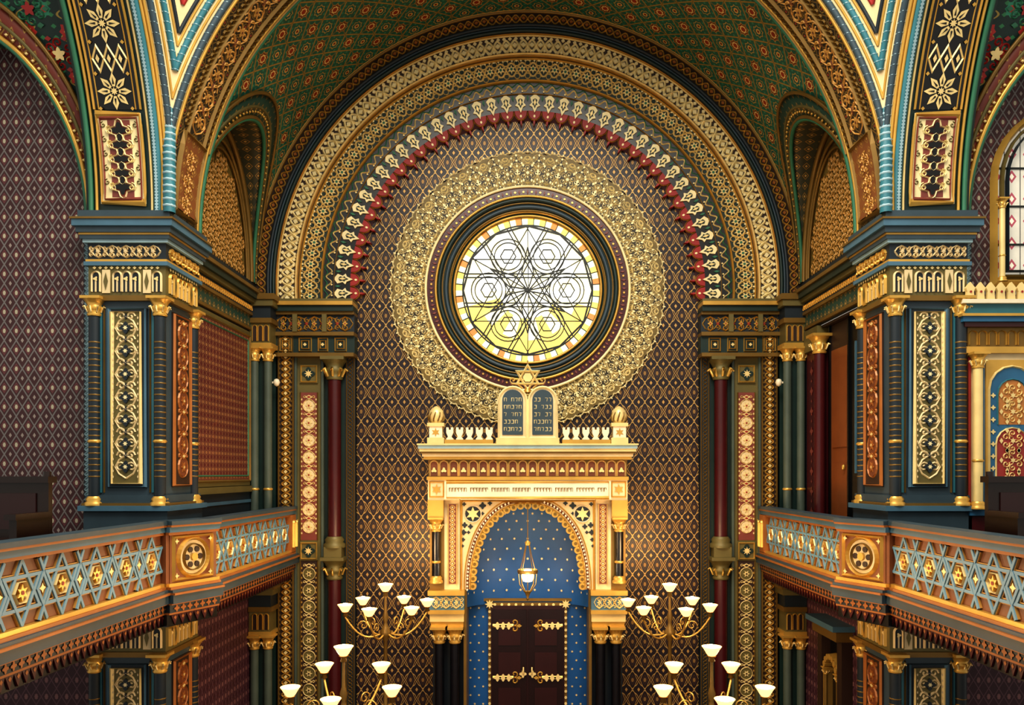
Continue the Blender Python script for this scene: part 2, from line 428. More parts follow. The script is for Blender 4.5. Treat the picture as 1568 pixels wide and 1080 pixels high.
# frame rings
CM=AM(0,ZR,2.0); PIr=2*pi*2.0
def cone(r0,y0,r1,y1,mt):
    f=lambda a,t:((r0+(r1-r0)*t)*sin(a),y0+(y1-y0)*t,ZR+(r0+(r1-r0)*t)*cos(a))
    mb.grid(f,lsp(0,2*pi,96),[0,1],mt,lambda a,t:(a*2,t*.2))
cone(1.58,.13,1.58,0.02,gold); cone(1.58,.02,1.68,0.02,dgreen); cone(1.68,.02,1.70,-.04,gold); cone(1.7,-.04,1.86,-.06,dgreen);cone(1.86,-.06,1.98,-.1,slateD)
for r,y,rd,mt in ((1.61,.0,.025,gold),(1.71,-.04,.022,goldD),(1.78,-.07,.04,slate),(1.86,-.08,.018,goldD),(1.93,-.1,.045,dgreen),(2.0,-.12,.028,gold)): 
    mb.tube([(r*sin(2*pi*i/96),y,ZR+r*cos(2*pi*i/96)) for i in range(96)],rd,mt,8,True)
cone(2.0,-.08,2.2,-.08,maroon)
RM=lambda u,v,h:CM(u,v,.08+h)
row(mb,RM,0,PIr,PIr/72,lambda u,s:(mb.poly(RM,circ(u,2.1,.022,8),.02,gold,0),mb.poly(RM,dia(u+s/2,2.1,.02,.05),.02,rose,0)))
mb.tube([(2.22*sin(2*pi*i/96),-.1,ZR+2.22*cos(2*pi*i/96)) for i in range(96)],.03,goldP,8,True)
mb.build('frame',win)
mb=MB()
N=48
f=lambda a,t:((2.2+(.74+.05*abs(sin(a*N/2)))*t)*sin(a),-.05,ZR+(2.2+(.74+.05*abs(sin(a*N/2)))*t)*cos(a))
mb.grid(f,lsp(0,2*pi,N*6),[0,1],filg)
FM=AM(-.05,ZR,2.6); PF=2*pi*2.6
K=36
for k in range(K):
    u=PF*k/K
    mb.poly(FM,lobe(u,2.53,.17,.15,6,0,24),.004,filD); mb.poly(FM,lobe(u+PF/K/2,2.8,.1,.15,6,0,24),.004,filD); mb.poly(FM,lobe(u+PF/K/2,2.3,.07,.15,6,0,24),.004,filD)
    arab(mb,FM,u,2.53,.21,goldP,.022,.02,pi/2)
    arab(mb,FM,u,2.53,.10,goldP,.014,.022,0)
    mb.stroke(FM,circ(u,2.53,.215,20),.024,.025,goldP,True)
    for vv,rr in ((2.8,.13),(2.3,.10)):
        arab(mb,FM,u+PF/K/2,vv,rr,goldP,.018,.02)
        mb.stroke(FM,circ(u+PF/K/2,vv,rr*1.05,16),.02,.02,goldP,True)
    for g in (-1,1):
        mb.stroke(FM,spiral(u,2.84,.085,-pi/2,1.3,g,12),.02,.02,goldP)
        mb.stroke(FM,spiral(u+g*.03,2.29,.05,pi/2,1.2,g,10),.013,.02,goldP)
    mb.poly(FM,lobe(u+PF/K/2,2.55,.05,.35,4,0,16),.02,goldP)
    mb.stroke(FM,[(u+PF/K/2,2.4),(u+PF/K/2,2.68)],.016,.02,goldP)
for k in range(N*2):
    u=PF*k/(N*2)
    mb.stroke(FM,[(u+PF/(N*4)*cos(t),2.95+.05*sin(t)) for t in lsp(0,pi,6)],.025,.02,goldP)
    mb.poly(FM,dia(u,3.005,.018,.035),.01,goldP)
    mb.poly(FM,circ(u,2.245,.016,6),.02,goldP)
mb.build('filigree_ring',win)

# ---- pilasters on back wall
def pilaster(sx):
    mb=MB(); M=lambda u,v,h:(sx*u,-h,v)
    mb.mbox(M,3.74,5.42,0,8.5,.001,.1,dgreen)
    mb.mbox(M,5.42,5.84,0,9.7,.001,.3,dgreen)
    # strip A : interlace
    mb.mbox(M,5.03,5.38,0,9.6,.05,.3,brown)
    SA=swap(lambda u,v,h:M(u,v,.3+h))
    guill(mb,SA,0,9.6,5.2,.09,.26,.035,.04,gold,goldL)
    row(mb,SA,0,9.6,.1,lambda u,s:[mb.poly(SA,dia(u,5.2+g*.125,.03,.02),.03,goldD) for g in (-1,1)])
    lines(mb,SA,0,9.6,[5.05,5.36],.035,.05,goldD)
    # strip B
    mb.mbox(M,4.48,4.99,0,8.5,.05,.18,olive)
    SB=swap(lambda u,v,h:M(u,v,.18+h))
    for z0,z1,mt in ((.3,4.1,brown),(4.55,7.75,rose)):
        mb.mbox(M,4.56,4.91,z0,z1,.17,.19,mt)
        medal(mb,SB,z0+.1,z1-.1,4.735,.29,.36,cream if mt is rose else olive,goldL,red if mt is rose else brown,.03,.01)
        row(mb,SB,z0+.1,z1-.1,.105,lambda u,s:[mb.poly(SB,dia(u,4.735+g*.155,.03,.018),.02,goldL if mt is rose else gold) for g in (-1,1)])
        lines(mb,SB,z0,z1,[4.55,4.92],.03,.04,goldD)
    for zc in (4.32,8.15):
        mb.mbox(M,4.54,4.93,zc-.2,zc+.2,.17,.22,olive)
        FMl=lambda u,v,h:M(u,v,.22+h)
        mb.stroke(FMl,[(4.57,zc-.17),(4.9,zc-.17),(4.9,zc+.17),(4.57,zc+.17)],.03,.03,gold,True)
        mb.poly(FMl,lobe(4.735,zc,.12,.2,4),.02,dgreen,0); mb.poly(FMl,star(4.735,zc,.09,.04,8),.03,goldL,0)
    for u in (4.43,5.01): mb.mbox(M,u-.025,u+.025,0,8.5,.05,.25,sage)
    # column C
    for z0,z1 in ((0.2,4.2),(4.4,8.5)):
        column(mb,sx*4.17,-.24,z0,z1,.14,maroon,olive,16,False)
    mb.mbox(M,3.98,4.36,4.18,4.42,.05,.42,olive)
    for k in range(8):
        a=k*pi/4
        mb.tube([(sx*4.17+.16*cos(a),-.24+.16*sin(a),8.08),(sx*4.17+.24*cos(a),-.24+.24*sin(a),8.25),(sx*4.17+.28*cos(a),-.24+.28*sin(a),8.2)],.03,gold,5)
    mb.mbox(M,3.74,3.96,0,8.5,.05,.16,slateD)
    SD=swap(lambda u,v,h:M(u,v,.16+h))
    lines(mb,SD,0,8.5,[3.77,3.93],.03,.03,goldD); guill(mb,SD,0,8.5,3.85,.045,.16,.02,.02,goldD,None,0,6)
    # entablature
    for v0,v1,h,mt in ((8.5,8.58,.42,goldD),(8.58,8.95,.32,dgreen),(8.95,9.03,.4,goldD),(9.03,9.4,.34,slateD),(9.4,9.46,.42,goldD),(9.46,9.58,.48,dgreen),(9.58,9.66,.54,gold),(9.66,9.72,.5,olive)):
        mb.mbox(M,3.72,5.41,v0,v1,.002,h,mt)
    EM=lambda u,v,h:M(u,v,.32+h)
    for uc,w in ((4.02,.24),(4.4,.2),(4.78,.26),(5.2,.24)):
        for q,mt in ((1,gold),(.6,gold)):
            mb.stroke(EM,[(uc-w*.5*q,8.765-.14*q),(uc+w*.5*q,8.765-.14*q),(uc+w*.5*q,8.765+.14*q),(uc-w*.5*q,8.765+.14*q)],.025,.04,mt,True)
        mb.poly(EM,dia(uc,8.765,.04,.04),.03,goldL)
    EM2=lambda u,v,h:M(u,v,.34+h)
    scroll(mb,EM2,3.75,5.4,9.21,.34,.33,gold,red,.03,.025)
    for u in (4.35,4.98): mb.mbox(M,u-.05,u+.05,9.03,9.4,.3,.42,olive)
    mb.build('pilaster')
pilaster(-1); pilaster(1)

# ------------------------------------------------------------ arms: walls, vaults
RV=5.85; T0=8.5; LA=1.6; LH=2.7
def arm(kind):
    if kind=='back': Ts=[(lambda s,t,z,g=g:(g*s,YC+t,z)) for g in (-1,1)]
    elif kind=='left': Ts=[lambda s,t,z:(-t,YC+s,z)]
    else: Ts=[lambda s,t,z:(t,YC+s,z)]
    for gi,T in enumerate(Ts):
        side={'back':('left','right')[gi],'left':'left_arm','right':'right_arm'}[kind]
        mb=MB()
        tend=10.7 if kind=='back' else 12.5
        wm={'back':wpL,'left':wpS,'right':wpS}[kind]
        W=lambda t,z,h:T(RV-h,t,z)
        mb.face([W(6.7,0,0),W(tend,0,0),W(tend,4.0,0),W(6.7,4.0,0)],wpL)
        if kind=='back' and gi==1:
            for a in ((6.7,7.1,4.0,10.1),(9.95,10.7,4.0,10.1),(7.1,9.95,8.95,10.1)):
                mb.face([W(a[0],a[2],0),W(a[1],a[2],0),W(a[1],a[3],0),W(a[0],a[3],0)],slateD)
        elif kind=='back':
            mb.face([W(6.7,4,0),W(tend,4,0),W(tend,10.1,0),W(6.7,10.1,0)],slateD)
        else:
            mb.face([W(6.7,4,0),W(tend,4,0),W(tend,13.3,0),W(6.7,13.3,0)],wm)
        mb.build('wall_'+side)
        mb=MB()
        th=pi/2
        VM=lambda t,a,h=0:T((RV-h)*cos(a),t,ZC+(RV-h)*sin(a))
        def skip(t,a):
            z=RV*sin(a); return ((t-T0)/LA)**2+(z/LH)**2<1.13**2*1 and a<1.0
        vm=vault if kind=='back' else floral
        hi=tend-.45 if kind=='back' else tend
        mb.grid(lambda t,a:VM(t,a),lsp(6.8,hi,60),lsp(0,th,96),vm,lambda t,a:(t,RV*a),skip)
        if kind=='back':
            mb.grid(lambda t,a:VM(t,a),lsp(hi,tend,2),lsp(0,th,60),rband,lambda t,a:(t,RV*a))
            V2=swap(lambda t,a,h:VM(t,a/RV,h))
            lines(mb,V2,0,RV*th,[hi,tend-.06],.05,.03,gold); lines(mb,V2,0,RV*th,[hi+.06],.05,.03,green)
            guill(mb,V2,0,RV*th,hi+.22,.09,.3,.03,.03,gold,orange)
        else:
            V2=swap(lambda t,a,h:VM(t,a/RV,h))
            for i in range(9):
                for j in range(9):
                    u=1.2+j*.6; v=7.1+i*.6+(.3 if j%2 else 0)
                    if ((v-T0)/LA)**2+((RV*sin(u/RV))/LH)**2<1.45: continue
                    arab(mb,V2,u,v,.27,[green,goldD,red][(i+j)%3],.03,.02)
                    mb.poly(V2,lobe(u,v,.08,.3,5,0,20),.03,red if (i+j)%2 else goldL)
        def LP(ph,k,h=0,s=None):
            t=T0+LA*k*cos(ph); z=LH*k*sin(ph)
            ss=sqrt(max((RV-h)**2-z*z,0)) if s is None else s
            return T(ss,t,ZC+z)
        phs=lsp(0,pi,48)
        mb.grid(lambda p,k:LP(p,k,.06),phs,[1.0,1.07,1.16],gband if kind=='back' else rband,lambda p,k:(p*2.2,k*1.8))
        mb.grid(lambda p,q:LP(p,1.16,q),phs,[0,.06],gold)
        for k,rd,mt in ((1.0,.04,goldD if kind=='back' else gold),(1.07,.03,olive),(1.16,.035,goldD),(.985,.04,green)):
            mb.tube([LP(p,k,.06) for p in phs],rd,mt,6)
        for p in lsp(.04,pi-.04,56): 
            c=LP(p,1.035,.08); mb.lathe([(0.0,c[2]-.03),(.03,c[2]),(0.,c[2]+.03)],c[0],c[1],gold if kind=='back' else goldL,5)
        def RVf(p,q):
            a=LP(p,1.0,.06); b=LP(p,1.0,0,RV+.0); return tuple(a[i]+(b[i]-a[i])*q for i in range(3))
        mb.grid(RVf,phs,[0,.5,1],{'back':oliveb,'left':gband,'right':gband}[kind],lambda p,q:(p*2.2,q*.5))
        mb.build('ceiling_vault_'+side)
        if kind=='back':
            mb=MB()
            ty=lambda ph,k:T(RV+.02,T0+LA*k*cos(ph),ZC+LH*k*sin(ph))
            mb.grid(ty,phs,[0.001,.5,1.0],filg)
            TM=lambda u,v,h:T(RV-h,T0+u,ZC+v)
            for k,rd in ((.97,.06),(.86,.035),(.8,.03)):
                mb.tube([T(RV-.03,T0+LA*k*cos(p),ZC+LH*k*sin(p)) for p in phs],rd,goldD,6)
            for i in range(-5,6):
                for j in range(0,9):
                    u=i*.26+(.13 if j%2 else 0); v=.18+j*.25
                    if (u/(LA*.74))**2+((v+.1)/(LH*.77))**2<1: 
                        arab(mb,TM,u,v,.17,gilt,.018,.012,pi/2)
                        mb.stroke(TM,circ(u,v,.15,12),.014,.01,goldD,True)
            mb.build('trim_tympanum')
            mb=MB()
            for z0,z1,h,mt in ((9.0,9.06,.06,goldD),(9.06,9.3,.05,gband),(9.3,9.36,.1,goldD),(9.36,9.55,.08,slateD),(9.55,9.63,.16,olive),(9.63,9.75,.22,dgreen),(9.75,9.82,.26,goldD),(9.82,10.03,.05,slateD)):
                mb.mbox(lambda t,z,h_:T(RV-h_,t,z),6.75,10.65,z0,z1,.001,h,mt)
            MM=lambda t,z,h:T(RV-.08-h,t,z)
            guill(mb,MM,6.8,10.6,9.45,.05,.2,.025,.02,gold,None,0,6)
            mb.build('trim_cornice')
        # crossing arch (intrados)
        mb=MB()
        RA=5.55
        IM=lambda t,a,h=0:T((RA-h)*cos(a),t,ZC+(RA-h)*sin(a))
        mb.grid(lambda t,a:IM(t,a),[5.55,5.9,6.5,6.8],lsp(0,th,64),dgold if kind=='back' else dgreen,lambda t,a:(t,RA*a))
        mb.grid(lambda r,a:T(r*cos(a),6.8,ZC+r*sin(a)),[RA,RV],lsp(0,th,64),goldD)
        I2=swap(lambda t,a,h:IM(t,a/RA,h))
        a1=radians(14)*RA
        if kind=='back':
            mb.grid(lambda t,a:IM(t,a,.03),[5.75,6.5],lsp(.03,radians(14),6),oband,lambda t,a:(t,RA*a))
            mb.stroke(I2,[(u,5.75) for u in lsp(.12,a1,6)]+[(u,6.5) for u in lsp(a1,.12,6)],.05,.07,goldD,True)
            IB=lambda u,v,h:I2(u,v,h+.03)
            for u in (.3,.65,1.0): 
                arab(mb,IB,u,6.12,.19,gilt,.018,.012)
            scroll(mb,I2,a1+.1,RA*th,6.12,.5,.4,gilt,rust,.015,.028)
            guill(mb,I2,a1+.1,RA*th,6.55,.06,.24,.02,.03,goldD,None,0,6)
            guill(mb,I2,a1+.1,RA*th,5.76,.05,.2,.02,.03,goldD,None,0,6)
            lines(mb,I2,a1,RA*th,[5.84,6.45,6.66],.04,.05,goldD)
        else:
            q0,q1=radians(1.2),radians(15)
            mb.grid(lambda t,a:IM(t,a,.03),[5.86,6.56],lsp(q0,q1,8),goldP,lambda t,a:(t,RA*a))
            IB=lambda u,v,h:I2(u,v,h+.03)
            b0_,b1_=q0*RA,q1*RA
            for q,w,mt in ((0.02,.05,gold),(.07,.03,rose)): mb.stroke(IB,[(u,5.86+q) for u in lsp(b0_+q,b1_-q,8)]+[(u,6.56-q) for u in lsp(b1_-q,b0_+q,8)],w,.03,mt,True)
            mb.grid(lambda t,a:IM(t,a,.035),[6.04,6.38],lsp(q0+.018,q1-.018,8),rose,lambda t,a:(t,RA*a))
            IC=lambda u,v,h:I2(u,v,h+.035)
            for u in lsp(b0_+.25,b1_-.25,4):
                mb.poly(IC,lobe(u,6.21,.09,.35,4,0,24),.02,black); mb.stroke(IC,lobe(u,6.21,.13,.3,4,0,24),.02,.03,goldP,True)
                for g in (-1,1): 
                    mb.stroke(IC,spiral(u,6.21+g*.14,.07,0,1.2,g,10),.018,.03,goldP)
                    mb.stroke(IB,spiral(u+.08,6.21+g*.24,.05,0,1.2,g,8),.014,.02,olive)
            # star band
            mb.grid(lambda t,a:IM(t,a,.02),[5.84,6.58],lsp(radians(15.5),th,50),black)
            b0=radians(15.5)*RA
            IS=lambda u,v,h:I2(u,v,h+.02)
            lines(mb,IS,b0,RA*th,[5.86,6.56],.04,.03,gold)
            lines(mb,IS,b0,RA*th,[5.93,6.49],.02,.02,gold)
            def sc(u,s):
                c=u-s*.22
                for k in range(8):
                    a=k*pi/4
                    mb.poly(IS,[(c+.07*cos(a-.3),6.21+.07*sin(a-.3)),(c+.17*cos(a-.28),6.21+.17*sin(a-.28)),(c+.26*cos(a),6.21+.26*sin(a)),(c+.17*cos(a+.28),6.21+.17*sin(a+.28)),(c+.07*cos(a+.3),6.21+.07*sin(a+.3))],.012,goldL)
                    mb.poly(IS,[(c+.1*cos(a-.15),6.21+.1*sin(a-.15)),(c+.2*cos(a),6.21+.2*sin(a)),(c+.1*cos(a+.15),6.21+.1*sin(a+.15))],.018,black)
                mb.poly(IS,star(c,6.21,.06,.03,8),.02,goldL)
                for q in (-1,1):
                    for e in(-1,1): mb.poly(IS,dia(c+q*.24,6.21+e*.24,.03,.03),.02,gold)
                for q in (-1,0,1):
                    mb.stroke(IS,dia(u+s*.27,6.21+q*.17,.17,.085),.03,.02,goldL,True)
                    mb.poly(IS,dia(u+s*.27,6.21+q*.17,.06,.03),.02,goldL)
            row(mb,IS,b0,RA*th,.95,sc)
        for t,rd,mt in ((5.6,.03,gold),(5.68,.07,teal),(5.78,.02,goldL),(6.63,.025,gold),(6.72,.04,green)):
            if kind=='back' and t<5.79: continue
            mb.tube([IM(t,a,.01) for a in lsp(0,th,50)],rd,mt,6)
        if kind!='back':
            for p in lsp(0,th*.6,110):
                mb.poly(lambda u,v,h:IM(v,u/RA,h),dia(p*RA,5.68,.035,.03),.085,blueL)
        mb.build('arch_'+side)
arm('back'); arm('left'); arm('right')

# pendentives
for sx in (-1,1):
    mb=MB(); RS2=2*5.55**2; RS=sqrt(RS2)
    def SP(u,z,h=0):
        r=sqrt(RS2-z*z); c=min(1,5.55/r); f1=acos(c); f2=asin(c); f=f1+(f2-f1)*u; k=(RS-h)/RS
        return (sx*r*cos(f)*k,YC+r*sin(f)*k,ZC+z*k)
    mb.grid(lambda u,z:SP(u,z),lsp(0,1,12),lsp(0.02,5.2,50),cream)
    def circ_d(d,axis,n=60):
        r=sqrt(RS2-d*d); pts=[]
        a0=asin(min(1,sqrt(max(RS2-2*d*d,0))/r))
        for a in lsp(a0,pi/2,n):
            s,z=r*cos(a),r*sin(a)
            pts.append((sx*s,YC+d,ZC+z) if axis=='y' else (sx*d,YC+s,ZC+z))
        return pts
    for ax in ('x','y'):
        for d,rd,mt in ((5.55,.025,gold),(5.49,.055,slate),(5.42,.02,gold),(5.35,.05,teal),(5.28,.02,gold),(5.24,.03,slateD)):
            mb.tube(circ_d(d,ax),rd,mt,6)
        mb.tube(circ_d(5.14,ax),.03,red,6); mb.tube(circ_d(5.06,ax),.015,red,6)
        for d in (5.35,5.49):
            for i,p in enumerate(circ_d(d,ax,110)):
                if i%2==0: mb.lathe([(0,p[2]-.02),(.062,p[2]),(0,p[2]+.02)],p[0],p[1],blueL,6)
    mb.tube([(sx*5.5,-5.2,z) for z in (10.0,11.6)],.09,teal,10)
    mb.tube([(sx*5.6,-5.2,z) for z in (10.0,11.5)],.03,gold,6)
    mb.tube([(sx*5.5,-5.1,z) for z in (10.0,11.5)],.03,gold,6)
    for z in lsp(10.1,11.5,14): mb.lathe([(.09,z-.02),(.105,z),(.09,z+.02)],sx*5.5,-5.2,blueL,8)
    for z in lsp(3.3,5.0,11):
        r=sqrt(RS2-z*z); c=min(1,5.55/r); wid=r*(asin(c)-acos(c)); n=max(1,int((wid-.9)/.32))
        for i in range(n):
            uc=.5+(i-(n-1)/2)*.32/wid
            M=lambda a,b,h:SP(uc+a/wid,z+b*.9,h+.01)
            arab(mb,M,0,0,.16,[olive,rose][(i+round(z*6))%2],.022,.02,pi/2)
            mb.poly(M,lobe(0,0,.05,.3,4,0,16),.02,red)
    mb.build('pendentive')

# ------------------------------------------------------------ piers
def pier(sx,zo,upper,name):
    mb=MB()
    F=lambda u,v,h:(sx*u,-5.1-h,v+zo); S=lambda u,v,h:(sx*(5.62-h),u,v+zo)
    B=lambda x0,x1,y0,y1,z0,z1,mt:mb.box(min(sx*x0,sx*x1),max(sx*x0,sx*x1),y0,y1,z0+zo,z1+zo,mt)
    zb=4.2 if upper else -zo
    def eb(z0,z1,e,mt): B(5.62-e,6.75+e,-5.1-e,-3.95+e,z0,z1,mt)
    eb(5.6,8.7,0,slate)
    eb(zb,5.42,.08,slate); eb(5.42,5.5,.14,blue); eb(5.5,5.54,.1,goldD); eb(5.54,5.66,.06,slate)
    # front panel
    mb.mbox(F,5.88,6.5,5.78,8.55,-.01,.03,slateD)
    mb.mbox(F,5.97,6.41,5.84,8.49,.02,.05,olive)
    F2=lambda u,v,h:F(u,v,h+.05)
    mb.stroke(F2,[(5.97,5.84),(6.41,5.84),(6.41,8.49),(5.97,8.49)],.03,.03,goldL,True)
    mb.stroke(F2,[(5.91,5.79),(6.47,5.79),(6.47,8.54),(5.91,8.54)],.03,.0,blue,True,-.02)
    F2s=swap(F2)
    scroll(mb,F2s,5.92,8.42,6.19,.36,.36,cream,slateD,.02,.028)
    row(mb,F2s,5.92,8.42,.36,lambda u,s:(mb.poly(F2s,lobe(u,6.19,.075,.3,4,0,16),.025,slateD,0),mb.poly(F2s,star(u,6.19,.04,.02,6),.029,goldP)))
    row(mb,F2s,5.9,8.44,.09,lambda u,s:[mb.poly(F2s,dia(u,6.19+g*.19,.025,.012),.02,cream) for g in (-1,1)])
    lines(mb,swap(F),5.7,8.6,[5.84,6.55],.025,.03,goldD)
    for u in (5.79,6.6):
        mb.mbox(F,u-.02,u+.02,5.7,8.6,-.01,.02,teal)
    # side panel
    mb.mbox(S,-4.86,-4.2,5.78,8.55,-.01,.03,brown)
    S2=lambda u,v,h:S(u,v,h+.03)
    mb.stroke(S2,[(-4.83,5.81),(-4.23,5.81),(-4.23,8.52),(-4.83,8.52)],.05,.03,orange,True)
    medal(mb,swap(S2),5.92,8.42,-4.53,.36,.36,rust,orange,goldL,.025)
    for x,y in ((5.68,-5.12),(6.69,-5.12),(5.62,-4.06)):
        column(mb,sx*x,y,5.5+zo,8.72+zo,.085,slateD,gold,12)
        for k in range(24):
            z=5.95+k*.09
            mb.lathe([(.086,z+zo-.01),(.091,z+zo),(.086,z+zo+.01)],sx*x,y,goldD,12)
    # frieze
    eb(8.66,8.74,.07,goldD); eb(8.74,9.2,.03,olive); eb(9.2,9.26,.08,blue); eb(9.26,9.3,.06,gold); eb(9.3,9.55,.04,slateD); eb(9.55,9.6,.09,blueL)
    F3=lambda u,v,h:F(u,v,h+.03); S3=lambda u,v,h:S(u,v,h+.03)
    for MM,cs in ((F3,(5.72,6.05,6.19,6.33,6.66)),(S3,(-4.95,-4.68,-4.54,-4.4,-4.1))):
        for i,c in enumerate(cs):
            mb.poly(MM,archp(c,8.8,.11,.3),.01,slateD if MM is F3 else brown)
            mb.stroke(MM,archp(c,8.8,.125,.31),.035,.04,cream if MM is F3 else gold)
            mb.poly(MM,lobe(c,9.0,.03,.3,3),.025,goldL); mb.mbox(MM,c-.012,c+.012,8.8,9.0,0.001,.02,cream)
        a,b=(5.66,6.72) if MM is F3 else (-5.05,-4.0)
        for c in ((5.87,6.5) if MM is F3 else (-4.83,-4.24)): mb.mbox(MM,c-.06,c+.06,8.78,9.14,0.001,.02,cream if MM is F3 else gold); mb.poly(MM,dia(c,8.96,.035,.14),.03,olive)
        row(mb,MM,a,b,.09,lambda u,s:mb.poly(MM,dia(u,9.17,.03,.025),.023,goldL))
        F4=lambda u,v,h:MM(u,v,h+.01)
        scroll(mb,F4,a,b,9.42,.2,.21,cream if MM is F3 else gold,cream,.03,.022)
    if upper:
        for z0,z1,e,mt in ((9.6,9.66,.12,slate),(9.66,9.69,.13,gold),(9.69,9.78,.16,slate),(9.78,9.88,.2,blue),(9.88,9.91,.22,goldD),(9.91,10.03,.14,slate)): eb(z0,z1,e,mt)
        B(5.55,6.8,-5.15,-3.9,10.0,10.12,slate)
    mb.build(name)
for sx in (-1,1):
    pier(sx,0,True,'pier'); pier(sx,-5.5,False,'undercroft_pier')
for sx in (-1,1):
    mb=MB(); M=lambda u,v,h:(sx*u,-4.86-h,v)
    mb.mbox(M,6.77,6.98,4.2,9.9,0,.04,slateD); guill(mb,swap(lambda u,v,h:M(u,v,h+.04)),4.2,9.9,6.9,.06,.16,.03,.02,blueL,blueL,0,8)
    mb.build('trim_border')
    mb=MB()
    def cpier(z0,z1):
        B=lambda x0,x1,y0,y1,a,b,mt:mb.box(min(sx*x0,sx*x1),max(sx*x0,sx*x1),y0,y1,a,b,mt)
        B(5.5,5.84,-.62,-.31,z0,z1,dgreen)
        for x,y in ((5.47,-.66),(5.74,-.7)): 
            column(mb,sx*x,y,z0+.15,z1-1.1,.085,sage,gold,12)
        B(5.38,5.84,-.76,-.31,z0,z0+.15,sage)
        for a,b,e,mt in ((1.1,1.02,.04,gold),(1.02,.6,0,olive),(.6,.5,.05,goldD),(.5,.25,.02,slateD),(.25,.12,.08,olive),(.12,0,.12,goldD)):
            B(5.4-e,5.84,-.75-e,-.31,z1-a,z1-b,mt)
        MM=lambda u,v,h:(sx*u,-.75-h,v)
        for c in (5.48,5.6,5.72): mb.poly(MM,archp(c,z1-.98,.08,.32),.01,brown); mb.stroke(MM,archp(c,z1-.98,.09,.33),.03,.03,gold)
    cpier(4.2,9.75); cpier(0,3.7)
    mb.build('corner_columns')

# left wall panel (red) in the back arm
mb=MB(); M=lambda u,v,h:(-RV+h,u,v)
mb.mbox(M,-3.75,-.8,5.75,8.95,0.001,.05,olive)
mb.mbox(M,-3.68,-.85,5.85,8.85,.04,.06,wpR)
M2=lambda u,v,h:M(u,v,h+.06)
mb.stroke(M2,[(-3.68,5.85),(-.85,5.85),(-.85,8.85),(-3.68,8.85)],.05,.03,goldD,True)
mb.stroke(M2,[(-3.58,5.95),(-.95,5.95),(-.95,8.75),(-3.58,8.75)],.03,.02,green,True)
mb.mbox(M,-3.75,-.8,5.15,5.7,0.001,.05,slateD); mb.mbox(M,-3.8,-.8,5.62,5.74,0.001,.1,olive); mb.mbox(M,-3.8,-.8,5.4,5.46,0.001,.07,blue)
mb.build('wall_panel')
# right: doorway
mb=MB(); M=lambda u,v,h:(RV-h,u,v)
mb.box(5.86,6.9,-3.65,-3.6,4.2,8.95,maroon); mb.box(5.86,6.9,-.75,-.7,4.2,8.95,maroon); mb.box(5.86,6.9,-3.6,-.75,8.9,8.95,brown)
mb.box(6.85,6.9,-3.6,-.75,4.2,8.95,brown)
mb.mbox(M,-1.5,-.8,4.2,8.5,-.35,.02,maroon)
mb.mbox(M,-1.55,-.8,8.5,8.95,-.35,.08,olive)
mb.mbox(M,-1.6,-1.42,4.2,8.5,-.3,.05,maroon)
column(mb,5.78,-1.66,4.2,8.75,.11,maroon,gold,14,False)
MR=swap(lambda u,v,h:M(u,v,h+.02)); 
row(mb,MR,4.6,8.3,.4,lambda u,s:(mb.poly(MR,lobe(u,-1.1,.07,.3,4),.01,rose),mb.poly(MR,lobe(u+s/2,-1.1,.03,.3,4),.01,rose)))
mb.build('door_surround')
mb=MB()
mb.box(5.96,6.02,-2.7,-1.75,4.2,8.4,woodL); mb.box(5.94,5.97,-2.6,-1.9,4.5,6.2,woodL);mb.box(5.94,5.97,-2.6,-1.9,6.5,8.2,woodL)
mb.box(5.96,6.02,-3.59,-2.7,4.2,8.89,black); mb.box(5.96,6.02,-2.7,-1.75,8.4,8.89,brown)
mb.box(5.93,5.97,-3.2,-3.12,6.0,8.4,blueL); mb.box(5.93,5.97,-3.02,-2.98,6.0,8.4,blue)
for yy in (-2.72,-1.8): mb.box(5.92,6.03,yy,yy+.05,4.2,8.89,black)
mb.lathe([(0,6.05),(.03,6.08),(.03,6.14),(0,6.17)],5.9,-2.55,gold,10)
mb.build('door_1')
# niche canopy lower right wall
mb=MB(); 
y0,y1=-3.1,-1.9
mb.mbox(M,y0-.1,y1+.1,3.15,3.25,0.001,.4,blue); mb.mbox(M,y0,y1,2.95,3.15,0.001,.3,goldD)
mb.mbox(M,y0,y0+.22,.6,2.95,0.001,.2,brown); mb.mbox(M,y1-.22,y1,.6,2.95,0.001,.2,brown); mb.mbox(M,y0,y1,.5,1.2,0.001,.22,brown)
mb.mbox(M,y0+.22,y1-.22,1.2,2.95,0.001,.03,black)
MA=lambda u,v,h:M(u,v,h+.12)
for q,mt in ((0,gold),(.06,goldD)): mb.stroke(MA,archp((y0+y1)/2,1.3,.7-q*2,1.3-q),.06,.06,mt,h0=-.1)
for k in range(9):
    a=pi*k/8; mb.poly(MA,circ((y0+y1)/2+.3*cos(a),2.25+.3*sin(a),.06,8),.08,gold,-.1)
for yy in (y0+.3,y1-.3): column(mb,RV-.15,yy,1.2,2.3,.04,goldD,gold,8)
mb.build('wall_niche')

